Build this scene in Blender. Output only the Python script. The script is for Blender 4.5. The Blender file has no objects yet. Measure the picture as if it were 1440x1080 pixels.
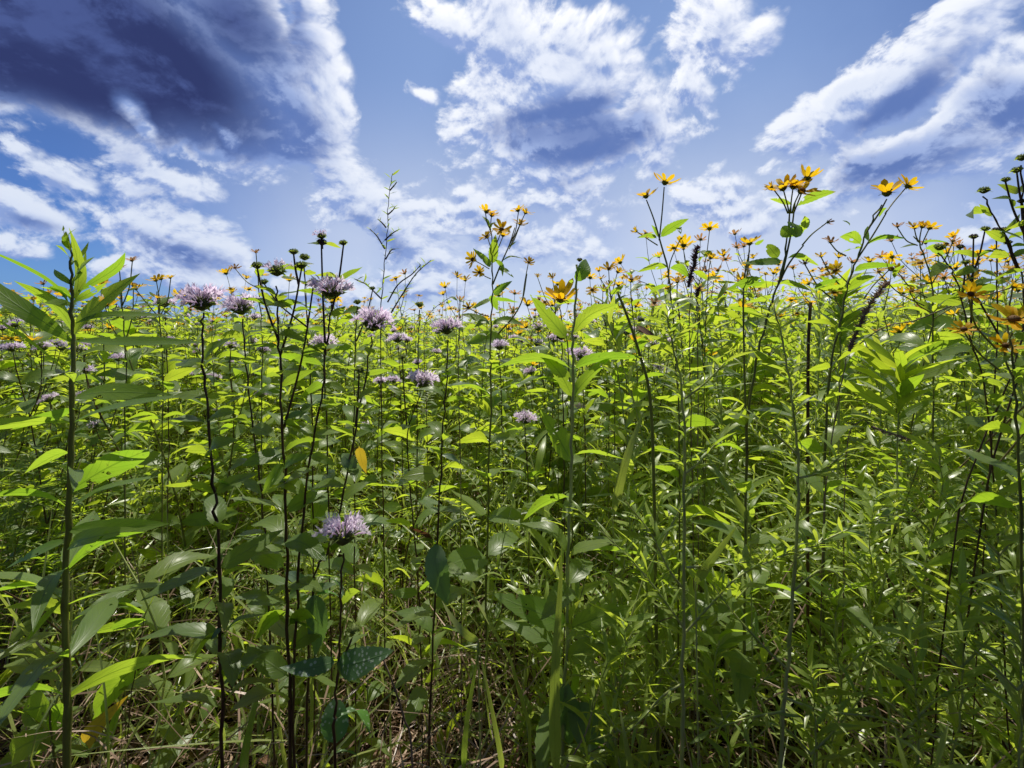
import bpy, math, random
import numpy as np
from mathutils import Vector, Matrix

rnd = random.Random(11)
rs = np.random.RandomState(5)
PI = math.pi
scene = bpy.context.scene
COL = scene.collection

# ------------------------------------------------------------------ camera
H, F, HY = 0.95, 640.0, 455.0
cam_d = bpy.data.cameras.new('camera'); cam = bpy.data.objects.new('camera', cam_d)
COL.objects.link(cam); scene.camera = cam
cam.location = (0, 0, H); cam.rotation_euler = (PI/2, 0, 0)
cam_d.lens = 16.0; cam_d.sensor_width = 36.0; cam_d.shift_y = -(540-HY)/1440.0
cam_d.clip_start = 0.02; cam_d.clip_end = 3000


def W(px, py, Y):
    return np.array([(px-720)/F*Y, Y, H+(HY-py)/F*Y])


def sm(t):
    t = np.clip(t, 0, 1); return t*t*(3-2*t)


def gz(x, y):
    """ground height: nearly level, a slow rise away to the right"""
    x = np.asarray(x, float); y = np.asarray(y, float)
    r = x/np.maximum(y, 0.5)
    g = 0.02*np.sin(x*1.7+1)*np.cos(y*1.3) + 0.015*np.sin(3.1*x+2.3*y)
    g = g + 0.03*np.clip(y-2, 0, 24)*sm((r-0.15)/0.9)
    g = g - 0.004*np.clip(y-6, 0, 40)*sm((-r-0.3)/0.7)
    return g


# ------------------------------------------------------------------ materials
def newmat(name):
    m = bpy.data.materials.new(name); m.use_nodes = True
    nt = m.node_tree; nt.nodes.clear()
    return m, nt, nt.nodes, nt.links


def N(nt, t, **kw):
    n = nt.nodes.new(t)
    for k, v in kw.items():
        setattr(n, k, v)
    return n


def math_(nt, op, a, b=None, c=None, clamp=False):
    n = nt.nodes.new('ShaderNodeMath'); n.operation = op; n.use_clamp = clamp
    for i, v in enumerate((a, b, c)):
        if v is None: continue
        if isinstance(v, (int, float)): n.inputs[i].default_value = v
        else: nt.links.new(v, n.inputs[i])
    return n.outputs[0]


def mixc(nt, f, a, b, mode='MIX'):
    n = nt.nodes.new('ShaderNodeMix'); n.data_type = 'RGBA'; n.blend_type = mode
    for s, v in ((n.inputs[0], f), (n.inputs[6], a), (n.inputs[7], b)):
        if isinstance(v, (int, float)): s.default_value = v
        elif isinstance(v, tuple): s.default_value = (*v, 1) if len(v) == 3 else v
        else: nt.links.new(v, s)
    return n.outputs[2]


def mapr(nt, v, a, b, c=0.0, d=1.0, smooth=True):
    n = nt.nodes.new('ShaderNodeMapRange')
    n.interpolation_type = 'SMOOTHSTEP' if smooth else 'LINEAR'
    nt.links.new(v, n.inputs[0])
    for i, q in enumerate((a, b, c, d)): n.inputs[i+1].default_value = q
    return n.outputs[0]


def plant_mat(name, ca, cb, ta, tb, trans=0.5, rough=0.36, veins=9.0, vein_amt=0.35, blem=0.25,
              blem_col=(0.10, 0.07, 0.02), specks=0.0, holes=False, spec=0.45, back=0.35):
    m, nt, nd, L = newmat(name)
    out = N(nt, 'ShaderNodeOutputMaterial')
    at = N(nt, 'ShaderNodeAttribute'); at.attribute_name = 'tint'
    uv = N(nt, 'ShaderNodeAttribute'); uv.attribute_name = 'luv'
    sep = N(nt, 'ShaderNodeSeparateXYZ'); L.new(uv.outputs['Vector'], sep.inputs[0])
    oi = N(nt, 'ShaderNodeObjectInfo')
    tc = N(nt, 'ShaderNodeTexCoord')
    geo = N(nt, 'ShaderNodeNewGeometry')
    no = N(nt, 'ShaderNodeTexNoise'); no.inputs['Scale'].default_value = 45; no.inputs['Detail'].default_value = 3
    L.new(geo.outputs['Position'], no.inputs['Vector'])
    t = math_(nt, 'ADD', at.outputs['Fac'], math_(nt, 'MULTIPLY', oi.outputs['Random'], 0.9))
    t = math_(nt, 'ADD', t, math_(nt, 'MULTIPLY', math_(nt, 'SUBTRACT', no.outputs[0], 0.5), 0.7))
    t = math_(nt, 'FRACT', math_(nt, 'MULTIPLY', t, 0.5))
    t = math_(nt, 'PINGPONG', math_(nt, 'MULTIPLY', t, 2.0), 1.0)
    base = mixc(nt, t, ca, cb); tr = mixc(nt, t, ta, tb)
    av = math_(nt, 'ABSOLUTE', sep.outputs[1])
    rib = mapr(nt, av, 0.02, 0.10, 1, 0)
    if veins:
        w = math_(nt, 'SUBTRACT', math_(nt, 'MULTIPLY', sep.outputs[0], veins), math_(nt, 'MULTIPLY', av, 2.2))
        w = math_(nt, 'ABSOLUTE', math_(nt, 'SUBTRACT', math_(nt, 'FRACT', w), 0.5))
        vn = mapr(nt, w, 0.02, 0.10, 1, 0)
        rib = math_(nt, 'MAXIMUM', rib, math_(nt, 'MULTIPLY', vn, 0.5))
    base = mixc(nt, math_(nt, 'MULTIPLY', rib, vein_amt*.35), base, (0.30, 0.36, 0.14))
    tr = mixc(nt, math_(nt, 'MULTIPLY', rib, vein_amt), tr, (ta[0]*.35, ta[1]*.42, ta[2]*.4))
    # brown blemishes and pale patches
    nb = N(nt, 'ShaderNodeTexNoise'); nb.inputs['Scale'].default_value = 90; nb.inputs['Detail'].default_value = 4
    L.new(geo.outputs['Position'], nb.inputs['Vector'])
    bl = math_(nt, 'MULTIPLY', mapr(nt, nb.outputs[0], 0.66, 0.74, 0, 1), blem)
    base = mixc(nt, bl, base, blem_col); tr = mixc(nt, bl, tr, blem_col)
    tip = math_(nt, 'ADD', math_(nt, 'MAXIMUM', math_(nt, 'MULTIPLY', sep.outputs[0], 1.0), math_(nt, 'MULTIPLY', av, .93)), math_(nt, 'MULTIPLY', math_(nt, 'SUBTRACT', no.outputs[0], .5), .5))
    tip = math_(nt, 'MULTIPLY', mapr(nt, tip, .97, 1.10, 0, 1), min(blem*2.4, .8) if veins else 0.0)
    base = mixc(nt, tip, base, (0.16, 0.10, 0.035)); tr = mixc(nt, tip, tr, (0.35, 0.2, 0.04))
    base = mixc(nt, math_(nt, 'MULTIPLY', geo.outputs['Backfacing'], back), base, (0.20, 0.27, 0.14))
    if specks:
        vo = N(nt, 'ShaderNodeTexVoronoi'); vo.inputs['Scale'].default_value = 190
        L.new(geo.outputs['Position'], vo.inputs['Vector'])
        sk = math_(nt, 'MULTIPLY', mapr(nt, vo.outputs['Distance'], 0.22, 0.36, 1, 0), specks)
        base = mixc(nt, sk, base, (0.6, 0.68, 0.55)); tr = mixc(nt, sk, tr, (0.5, 0.6, 0.4))
    p = N(nt, 'ShaderNodeBsdfPrincipled')
    L.new(base, p.inputs['Base Color']); p.inputs['Roughness'].default_value = rough
    p.inputs['Specular IOR Level'].default_value = spec
    bmp = N(nt, 'ShaderNodeBump'); bmp.inputs['Strength'].default_value = 0.3; bmp.inputs['Distance'].default_value = 0.001
    L.new(math_(nt, 'ADD', math_(nt, 'MULTIPLY', rib, -1.0), no.outputs[0]), bmp.inputs['Height'])
    L.new(bmp.outputs[0], p.inputs['Normal'])
    tl = N(nt, 'ShaderNodeBsdfTranslucent'); L.new(tr, tl.inputs[0]); L.new(bmp.outputs[0], tl.inputs[1])
    mx = N(nt, 'ShaderNodeMixShader'); mx.inputs[0].default_value = trans
    L.new(p.outputs[0], mx.inputs[1]); L.new(tl.outputs[0], mx.inputs[2]); L.new(mx.outputs[0], out.inputs[0])
    if holes:       # insect holes
        nh = N(nt, 'ShaderNodeTexNoise'); nh.inputs['Scale'].default_value = 62; nh.inputs['Detail'].default_value = 1.5; L.new(geo.outputs['Position'], nh.inputs['Vector'])
        hf = math_(nt, 'MULTIPLY', math_(nt, 'GREATER_THAN', nh.outputs[0], .675), math_(nt, 'GREATER_THAN', av, .12))
        tp = N(nt, 'ShaderNodeBsdfTransparent'); m2 = N(nt, 'ShaderNodeMixShader'); L.new(hf, m2.inputs[0]); L.new(mx.outputs[0], m2.inputs[1]); L.new(tp.outputs[0], m2.inputs[2]); L.new(m2.outputs[0], out.inputs[0])
    return m


M = {}
M['leaf'] = plant_mat('leaf_green', (0.09, 0.16, 0.020), (0.17, 0.23, 0.035), (0.42, 0.66, 0.03), (0.74, 0.88, 0.05), 0.55, spec=.5)
M['leaf_worn'] = plant_mat('leaf_worn', (0.09, 0.17, 0.016), (0.17, 0.26, 0.022), (0.38, 0.66, 0.035), (0.68, 0.88, 0.06), 0.52, spec=.5, rough=.4, vein_amt=.55, blem=.6, holes=True)
M['leaf_dark'] = plant_mat('leaf_bergamot', (0.07, 0.13, 0.016), (0.14, 0.21, 0.02), (0.37, 0.58, 0.035), (0.68, 0.82, 0.055), 0.5, rough=0.36)
M['leaf_speck'] = plant_mat('leaf_speckled', (0.05, 0.13, 0.045), (0.06, 0.15, 0.05), (0.15, 0.34, 0.07), (0.2, 0.42, 0.08), 0.4, specks=0.7)
M['leaf_blue'] = plant_mat('leaf_bluish', (0.13, 0.19, 0.13), (0.17, 0.23, 0.17), (0.22, 0.42, 0.06), (0.3, 0.5, 0.08), 0.35, rough=0.35, spec=0.7)
M['leaf_yellow'] = plant_mat('leaf_yellow', (0.45, 0.30, 0.02), (0.5, 0.36, 0.03), (0.8, 0.5, 0.03), (0.7, 0.55, 0.04), 0.5, blem=0.7)
M['narrow'] = plant_mat('leaf_narrow', (0.17, 0.26, 0.025), (0.30, 0.38, 0.04), (0.50, 0.72, 0.045), (0.80, 0.92, 0.09), 0.48, spec=.75, veins=0, rough=0.35)
M['grass'] = plant_mat('grass_blade', (0.13, 0.19, 0.02), (0.32, 0.34, 0.08), (0.30, 0.46, 0.03), (0.56, 0.66, 0.10), 0.4, veins=0, rough=0.26, spec=1.0, blem=0.4)
M['straw'] = plant_mat('dry_straw', (0.04, 0.018, 0.012), (0.44, 0.30, 0.22), (0.2, 0.12, 0.07), (0.4, 0.3, 0.2), 0.2, veins=0, vein_amt=0.1, rough=0.4, spec=0.6, back=0.0)
M['dead'] = plant_mat('dead_leaf', (0.07, 0.03, 0.018), (0.24, 0.13, 0.08), (0.2, 0.08, 0.03), (0.3, 0.15, 0.06), 0.25, veins=6, rough=0.6, back=0.0)
M['petal'] = plant_mat('yellow_petal', (0.88, 0.48, 0.010), (0.92, 0.58, 0.02), (0.98, 0.55, 0.008), (1.0, 0.70, 0.02), 0.57, veins=0, vein_amt=0.12, blem=0.1, rough=0.5, spec=0.2, back=0.0)
M['petal_faded'] = plant_mat('faded_petal', (0.55, 0.28, 0.12), (0.60, 0.36, 0.16), (0.6, 0.28, 0.1), (0.7, 0.36, 0.12), 0.45, veins=0, vein_amt=0.1, blem=0.3, rough=0.6, spec=0.2, back=0.0)
M['lav'] = plant_mat('lavender_floret', (0.92, 0.72, 0.92), (0.98, 0.87, 0.97), (0.98, 0.76, 0.98), (1.0, 0.90, 1.0), 0.66, veins=0, vein_amt=0.0, blem=0.0, rough=0.5, spec=0.2, back=0.0)
M['bract'] = plant_mat('green_bract', (0.18, 0.28, 0.05), (0.26, 0.36, 0.07), (0.52, 0.70, 0.05), (0.72, 0.86, 0.09), 0.55, veins=5, rough=0.45)
M['purple'] = plant_mat('purple_seed', (0.11, 0.06, 0.075), (0.22, 0.14, 0.15), (0.12, 0.05, 0.08), (0.2, 0.1, 0.12), 0.2, veins=0, vein_amt=0.0, rough=0.7, back=0.0)
M['brownseed'] = plant_mat('brown_seed', (0.28, 0.19, 0.15), (0.55, 0.42, 0.33), (0.2, 0.12, 0.08), (0.3, 0.2, 0.14), 0.3, veins=0, vein_amt=0.0, rough=0.7, back=0.0)


def stem_mat(name, c1, c2, rough=0.5, trans=0.12):
    m, nt, nd, L = newmat(name)
    out = N(nt, 'ShaderNodeOutputMaterial'); p = N(nt, 'ShaderNodeBsdfPrincipled')
    geo = N(nt, 'ShaderNodeNewGeometry')
    mp = N(nt, 'ShaderNodeMapping'); mp.inputs['Scale'].default_value = (1, 1, 0.25)
    L.new(geo.outputs['Position'], mp.inputs[0])
    no = N(nt, 'ShaderNodeTexNoise'); no.inputs['Scale'].default_value = 160; no.inputs['Detail'].default_value = 4
    L.new(mp.outputs[0], no.inputs['Vector'])
    no2 = N(nt, 'ShaderNodeTexNoise'); no2.inputs['Scale'].default_value = 9
    L.new(geo.outputs['Position'], no2.inputs['Vector'])
    f = math_(nt, 'ADD', math_(nt, 'MULTIPLY', mapr(nt, no.outputs[0], 0.35, 0.65), 0.5), math_(nt, 'MULTIPLY', mapr(nt, no2.outputs[0], 0.35, 0.65), 0.5))
    L.new(mixc(nt, f, c1, c2), p.inputs['Base Color']); p.inputs['Roughness'].default_value = rough
    b = N(nt, 'ShaderNodeBump'); b.inputs['Strength'].default_value = 0.5; b.inputs['Distance'].default_value = 0.0006
    L.new(no.outputs[0], b.inputs['Height']); L.new(b.outputs[0], p.inputs['Normal'])
    tl = N(nt, 'ShaderNodeBsdfTranslucent'); L.new(mixc(nt, 0.5, c2, (0.4, 0.55, 0.1)) if trans > .2 else mixc(nt, 0.8, (0.3, 0.2, 0.1), c2), tl.inputs[0])
    mx = N(nt, 'ShaderNodeMixShader'); mx.inputs[0].default_value = trans
    L.new(p.outputs[0], mx.inputs[1]); L.new(tl.outputs[0], mx.inputs[2]); L.new(mx.outputs[0], out.inputs[0])
    return m


M['stem_dark'] = stem_mat('stem_maroon', (0.06, 0.026, 0.014), (0.17, 0.11, 0.045), 0.4, 0.18)
M['stem_green'] = stem_mat('stem_green', (0.42, 0.48, 0.14), (0.72, 0.76, 0.32), 0.5, 0.3)
M['stem_brown'] = stem_mat('stem_brown', (0.16, 0.15, 0.05), (0.30, 0.31, 0.09), 0.4, 0.3)
M['stem_straw'] = stem_mat('stem_straw', (0.15, 0.09, 0.06), (0.36, 0.27, 0.18), 0.5, 0.05)
M['disc'] = stem_mat('flower_disc', (0.10, 0.045, 0.012), (0.30, 0.17, 0.03), 0.8, 0.1)
M['cone'] = stem_mat('seed_cone', (0.035, 0.022, 0.02), (0.10, 0.075, 0.05), 0.8, 0.05)
M['calyx'] = stem_mat('green_calyx', (0.10, 0.14, 0.03), (0.22, 0.27, 0.07), 0.7, 0.35)


# ------------------------------------------------------------------ geometry kit (all quads)
class G:
    def __init__(s): s.V = []; s.Fc = []; s.mi = []; s.uv = []; s.ti = []; s.n = 0

    def add(s, V, Fc, mi=0, uv=None, ti=0.0):
        V = np.asarray(V, float).reshape(-1, 3); Fc = np.asarray(Fc, int).reshape(-1, 4)
        s.V.append(V); s.Fc.append(Fc+s.n); s.n += len(V)
        s.mi.append(np.full(len(Fc), mi) if np.isscalar(mi) else mi)
        s.uv.append(np.zeros((len(V), 2))+[0.5, 0.5] if uv is None else uv)
        s.ti.append(np.full(len(V), ti) if np.isscalar(ti) else ti)

    def mesh(s, name, mats, off=None):
        V = np.concatenate(s.V); Fc = np.concatenate(s.Fc)
        if off is not None: V = V-np.asarray(off)
        me = bpy.data.meshes.new(name)
        me.vertices.add(len(V)); me.vertices.foreach_set('co', V.astype(np.float32).ravel())
        me.loops.add(Fc.size); me.loops.foreach_set('vertex_index', Fc.astype(np.int32).ravel())
        me.polygons.add(len(Fc)); me.polygons.foreach_set('loop_start', np.arange(0, Fc.size, 4, dtype=np.int32))
        me.polygons.foreach_set('material_index', np.concatenate(s.mi).astype(np.int32))
        me.polygons.foreach_set('use_smooth', np.ones(len(Fc), bool))
        a = me.attributes.new('luv', 'FLOAT2', 'POINT'); a.data.foreach_set('vector', np.concatenate(s.uv).astype(np.float32).ravel())
        a = me.attributes.new('tint', 'FLOAT', 'POINT'); a.data.foreach_set('value', np.concatenate(s.ti).astype(np.float32))
        for m in mats: me.materials.append(M[m])
        me.update(calc_edges=True)
        return me


PROF = {
    'ovate': lambda t: np.where(t < 0.07, 0.03, np.clip(t-0.05, 0, 1)**0.5*np.clip(1-t, 0, 1)**0.95),
    'lance': lambda t: np.where(t < 0.03, 0.05, t**0.75*np.clip(1-t, 0, 1)**1.1),
    'blade': lambda t: np.minimum(1, (t*6+0.15)**.5)*np.clip(1-t, 0, 1)**0.6,
    'petal': lambda t: (t+0.03)**0.55*np.clip(1-t, 0, 1)**0.4,
    'round': lambda t: np.where(t < 0.06, 0.04, np.clip(t-0.04, 0, 1)**0.42*np.clip(1-t, 0, 1)**0.6),
}


def leaf_tpl(prof, n=9, m=4, fold=0.25, arch=0.18, wave=0.03, serr=0.0, side=0.0, twist=0.0, seed=0, damp=0.0):
    """unit leaf: base (0,0,0), tip (1,0,0), max width 1 (scaled later), arching to +z"""
    r = np.random.RandomState(seed)
    t = np.linspace(0, 1, n+1)
    tt = np.linspace(0, 1, 200); w = PROF[prof](t)/PROF[prof](tt).max()
    w[-1] = max(w[-1], 0.012)
    v = np.linspace(-1, 1, m+1)
    ph = r.rand()*6; ph2 = r.rand()*6
    V = []; UV = []
    for i in range(n+1):
        cx = t[i]; cz = arch*4*t[i]*(1-t[i])*(1-0.5*t[i]); cy = side*math.sin(PI*t[i])
        tw = twist*(t[i]-0.3)
        f = fold*(1-0.4*t[i])
        for j in range(m+1):
            hw = w[i]*0.5*v[j]
            if serr and abs(v[j]) == 1 and 0 < i < n: hw *= 1-serr*(i % 2)
            if damp and abs(v[j]) == 1: hw *= 1-damp*r.rand()
            y = hw*math.cos(f); z = abs(hw)*math.sin(f)*0.6
            z += wave*math.sin(t[i]*9+ph+(1.2 if v[j] > 0 else 0))*abs(v[j])*w[i]
            y2 = y*math.cos(tw)-z*math.sin(tw); z2 = y*math.sin(tw)+z*math.cos(tw)
            V.append((cx, y2, z2, cy+0.02*math.sin(4*t[i]+ph2)*t[i], cz)); UV.append((t[i], v[j]))
    Fc = []
    for i in range(n):
        for j in range(m):
            a = i*(m+1)+j; Fc.append((a, a+1, a+m+2, a+m+1))
    return np.array(V), np.array(Fc), np.array(UV)


def instances(g, tpl, X, Nrm, P, Ls, Ws, mi=0, tint=None):
    """vectorised copies of a template: X tip direction, Nrm up hint, P base, Ls length, Ws width"""
    V, Fc, UV = tpl; n = len(P)
    if n == 0: return
    X = X/np.linalg.norm(X, axis=1, keepdims=True)
    Yv = np.cross(Nrm, X); Yv /= np.linalg.norm(Yv, axis=1, keepdims=True)+1e-9
    Z = np.cross(X, Yv)
    Lb = Ls[:, None]; Wb = Ws[:, None]
    VV = (X[:, None]*(V[None, :, 0]*Lb)[..., None] + Yv[:, None]*(V[None, :, 1]*Wb+V[None, :, 3]*Lb)[..., None]
          + Z[:, None]*(V[None, :, 2]*Wb+V[None, :, 4]*Lb)[..., None] + P[:, None])
    FF = Fc[None]+(np.arange(n)*len(V))[:, None, None]
    ti = rs.rand(n) if tint is None else tint
    g.add(VV.reshape(-1, 3), FF.reshape(-1, 4), mi, np.tile(UV, (n, 1)), np.repeat(ti, len(V)))


def inst1(g, tpl, X, Nrm, P, L_, W_, mi=0, tint=None):
    instances(g, tpl, np.array([X], float), np.array([Nrm], float), np.array([P], float), np.array([L_]), np.array([W_]), mi,
              None if tint is None else np.array([tint]))


def tube(g, pts, r0, r1, sides=6, mi=0, square=False, nodes=None):
    P = np.asarray(pts, float); n = len(P)
    T = np.gradient(P, axis=0); T /= np.linalg.norm(T, axis=1, keepdims=True)+1e-9
    ref = np.array([0.3, 0.9, 0.1]);
    A = np.cross(T, ref); A /= np.linalg.norm(A, axis=1, keepdims=True)+1e-9; B = np.cross(T, A)
    an = np.arange(sides)*2*PI/sides
    rr = np.linspace(r0, r1, n) if np.isscalar(r0) else np.asarray(r0)
    V = P[:, None]+rr[:, None, None]*(np.cos(an)[None, :, None]*A[:, None]+np.sin(an)[None, :, None]*B[:, None])
    Fc = []
    for i in range(n-1):
        for j in range(sides):
            k = (j+1) % sides
            Fc.append((i*sides+j, i*sides+k, (i+1)*sides+k, (i+1)*sides+j))
    g.add(V.reshape(-1, 3), Fc, mi, None, rnd.random())


def smooth_path(pts, per=5):
    P = np.asarray(pts, float)
    if len(P) < 3:
        t = np.linspace(0, 1, per+1)[:, None]; return P[0]*(1-t)+P[-1]*t
    Q = np.vstack([2*P[0]-P[1], P, 2*P[-1]-P[-2]]); out = []
    for i in range(1, len(Q)-2):
        for k in range(per):
            t = k/per; a, b, c, d = Q[i-1], Q[i], Q[i+1], Q[i+2]
            out.append(0.5*((2*b)+(-a+c)*t+(2*a-5*b+4*c-d)*t*t+(-a+3*b-3*c+d)*t**3))
    out.append(P[-1]); return np.array(out)


def lathe(g, prof, sides=12, mi=0, M4=None, jitter=0.0):
    V = []
    for (r, z) in prof:
        for j in range(sides):
            a = j*2*PI/sides; q = 1+jitter*(rnd.random()-0.5)
            V.append((r*q*math.cos(a), r*q*math.sin(a), z))
    Fc = []
    for i in range(len(prof)-1):
        for j in range(sides):
            k = (j+1) % sides; Fc.append((i*sides+j, i*sides+k, (i+1)*sides+k, (i+1)*sides+j))
    V = np.array(V)
    if M4 is not None: V = V@np.array(M4.to_3x3()).T+np.array(M4.translation)
    g.add(V, Fc, mi, None, rnd.random())


# templates
T_OV = [leaf_tpl('ovate', 20, 4, f, a, 0.05, 0.10, s, tw, k, 0.04) for k, (f, a, s, tw) in enumerate([(.3, .12, .03, .2), (.5, .2, -.04, -.3), (.2, .05, .05, .5), (.4, .28, -.02, .1), (.15, .1, 0, -.5), (.6, .16, .03, .3)])]
T_LA = [leaf_tpl('lance', 14, 4, f, a, 0.03, 0.04, s, tw, k+9, 0.05) for k, (f, a, s, tw) in enumerate([(.3, .08, .03, .3), (.5, .14, -.04, -.3), (.2, .2, .04, .6), (.4, .04, -.02, .1)])]
T_RO = [leaf_tpl('round', 12, 4, f, a, 0.04, 0.05, s, tw, k+20, 0.03) for k, (f, a, s, tw) in enumerate([(.2, .08, .03, .2), (.4, .16, -.02, -.2), (.1, .02, .02, .3)])]
T_OVm = [leaf_tpl('ovate', 6, 2, f, a, 0.05, 0, s, tw, k+30) for k, (f, a, s, tw) in enumerate([(.4, .15, .03, .3), (.6, .22, -.04, -.3), (.3, .08, .05, .5), (.5, .3, 0, 0)])]
T_LAm = [leaf_tpl('lance', 5, 2, f, a, 0.03, 0, s, tw, k+40) for k, (f, a, s, tw) in enumerate([(.4, .1, .03, .3), (.6, .2, -.04, -.3), (.3, .05, .05, .5), (.5, .3, 0, 0)])]
T_BL = [leaf_tpl('blade', 7, 2, f, a, 0.0, 0, s, tw, k+50) for k, (f, a, s, tw) in enumerate([(.5, .05, .02, .4), (.6, .18, -.03, -.6), (.4, .3, .04, 1.0), (.5, .42, 0, .3), (.7, .1, .06, -1.2)])]
T_ST = [leaf_tpl('blade', 4, 1, 0, a, 0, 0, s, tw, k+60) for k, (a, s, tw) in enumerate([(.02, .01, .3), (.12, .05, 1), (.22, -.06, 2), (.05, .1, -1)])]
T_OVf = [leaf_tpl('ovate', 3, 2, .5, .2, .04, 0, 0, 0, 71), leaf_tpl('ovate', 3, 2, .3, .1, .04, 0, .03, .4, 72)]
T_LAf = [leaf_tpl('lance', 3, 2, .5, .12, .02, 0, 0, 0, 73)]
T_PE = [leaf_tpl('petal', 6, 2, .25, a, .02, 0, s, tw, 80+k) for k, (a, s, tw) in enumerate([(-.08, .03, .1), (.10, -.03, -.2), (-.18, .02, .4)])]
T_PEf = leaf_tpl('petal', 2, 1, 0, -.05, 0)
T_FL = [leaf_tpl('lance', 5, 1, 0, a, 0, 0, s, 0.5, 90+k) for k, (a, s) in enumerate([(.25, .05), (.38, -.06), (.15, .1)])]


def mkmesh(tpl, mat, name, wr):
    V = tpl[0]; g = G(); g.add(np.stack([V[:, 0], V[:, 1]*wr+V[:, 3], V[:, 2]*wr+V[:, 4]], 1), tpl[1], 0, tpl[2], 0.0); return g.mesh(name, [mat])


MESH = {}


def leafmesh(fam, k, mat, wr=.27):
    wr = round(wr/.04)*.04 if wr > .1 else round(wr/.01)*.01
    key = (fam, k, mat, wr)
    if key not in MESH:
        T = {'ov': T_OV, 'la': T_LA, 'ro': T_RO, 'bl': T_BL, 'ovm': T_OVm, 'lam': T_LAm, 'pe': T_PE}[fam]
        MESH[key] = mkmesh(T[k % len(T)], mat, 'petal' if fam == 'pe' else 'leaf', wr)
    return MESH[key]


# ------------------------------------------------------------------ flower heads, unit size: radius ~1, axis +z, stalk joint at origin
def sun_disc_mesh():
    g = G()
    lathe(g, [(0.07, -0.02), (0.16, 0.06), (0.22, 0.16), (0.2, 0.22)], 12, 0)
    lathe(g, [(0.2, 0.2), (0.21, 0.27), (0.17, 0.34), (0.09, 0.38), (0.005, 0.39)], 12, 1, None, 0.15)
    for k in range(12):
        a = k*2*PI/12+0.2; d = (math.cos(a), math.sin(a), 0.25*rnd.uniform(-1, 1.2))
        inst1(g, T_LAm[k % 4], d, (0, 0, 1), (0.15*math.cos(a), 0.15*math.sin(a), 0.1), 0.24, 0.085, 0)
    n = 60; a = np.arange(n)*2.399; r = 0.19*np.sqrt(np.arange(n)/n)
    P = np.stack([r*np.cos(a), r*np.sin(a), 0.36-r*0.5], 1); X = np.stack([np.cos(a)*.4, np.sin(a)*.4, np.ones(n)], 1)
    instances(g, T_FL[0], X, np.stack([-np.sin(a), np.cos(a), 0*a], 1), P, np.full(n, .08), np.full(n, .03), 1)
    return g.mesh('flower_disc', ['calyx', 'disc'])


def petals_into(g, n, mi, up=0.25, jit=0.2, length=1.0, tpls=None, wid=0.32):
    for k in range(n):
        a = k*2*PI/n+rnd.uniform(-jit, jit); u = up+rnd.uniform(-.25, .25)
        d = (math.cos(a), math.sin(a), u)
        inst1(g, (tpls or T_PE)[k % len(tpls or T_PE)], d, (0, 0, 1), (0.17*math.cos(a), 0.17*math.sin(a), 0.2), 0.85*length*rnd.uniform(.8, 1.1), wid*rnd.uniform(.8, 1.15), mi)


def bergamot_meshes(stage, seed):
    """head core (calyx dome), bracts, florets"""
    r0 = random.getstate()
    rr = np.random.RandomState(seed)
    g = G()
    lathe(g, [(0.06, -0.03), (0.22, 0.05), (0.42, 0.2), (0.46, 0.4), (0.36, 0.56), (0.18, 0.66), (0.01, 0.68)], 14, 0, None, 0.2)
    n = 110; a = np.arange(n)*2.399; q = (np.arange(n)+.5)/n; th = np.arccos(1-q)*0.98
    D = np.stack([np.sin(th)*np.cos(a), np.sin(th)*np.sin(a), np.cos(th)], 1)
    P = D*[0.36, 0.36, 0.30]+[0, 0, 0.27]
    instances(g, T_LAm[0], D+rr.randn(n, 3)*.15, np.stack([-np.sin(a), np.cos(a), 0*a], 1), P, rr.uniform(.2, .34, n), np.full(n, .09), 0)
    core = g.mesh('calyx_dome', ['calyx' if stage != 'spent' else 'cone'])
    g = G(); nb = 9 if stage != 'spent' else 6
    for k in range(nb):
        an = k*2*PI/nb+rr.uniform(-.2, .2); up = rr.uniform(-.1, .5)
        inst1(g, T_OVm[k % 4], (math.cos(an), math.sin(an), up), (-.3*math.cos(an), -.3*math.sin(an), 1), (0.08*math.cos(an), 0.08*math.sin(an), 0.04+0.015*k), rr.uniform(.6, .85), rr.uniform(.28, .42), 0)
    for k in range(8):
        an = k*2*PI/8+0.3
        inst1(g, T_OVm[(k+1) % 4], (math.cos(an)*.6, math.sin(an)*.6, .75), (-math.cos(an), -math.sin(an), .5), (0.25*math.cos(an), 0.25*math.sin(an), 0.08), .5, .26, 0)
    br = g.mesh('bract', ['bract'])
    fl = None
    if stage in ('open', 'part'):
        g = G(); n = 62 if stage == 'open' else 16
        for k in range(n):
            an = k*2.399+rr.uniform(-.3, .3)
            el = rr.uniform(.18, 1.3)**1.0 if stage == 'open' else rr.uniform(.3, 1.5)
            d = np.array([math.cos(an)*math.cos(el), math.sin(an)*math.cos(el), math.sin(el)])
            p = d*[.36, .36, .32]+[0, 0, .25]
            L_ = rr.uniform(.5, .85)*(1-.35*max(el-.6, 0)); side = np.array([-math.sin(an), math.cos(an), 0])
            q0 = p; q1 = p+d*L_*.45+[0, 0, .10]; q2 = p+d*L_*.85+[0, 0, .06]
            tube(g, smooth_path([q0, q1, q2], 2), 0.022, 0.045, 4, 0)
            # upper lip and lower lip
            inst1(g, T_FL[k % 3], d+[0, 0, .55], side, q1+d*.15*L_, L_*.62, .085, 0)
            dl = d*[1, 1, .3]-[0, 0, .45]
            inst1(g, T_FL[(k+1) % 3], dl, side, q2, L_*.42, .15, 0)
            inst1(g, T_FL[(k+2) % 3], d+side*.3+[0, 0, .2], side, q2, L_*.35, .04, 0)
        fl = g.mesh('floret', ['lav'])
    return core, br, fl


SUN_DISC = sun_disc_mesh()
BERG = {s: [bergamot_meshes(s, 3+i*7) for i in range(2)] for s in ('open', 'part', 'bud', 'spent')}


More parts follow.
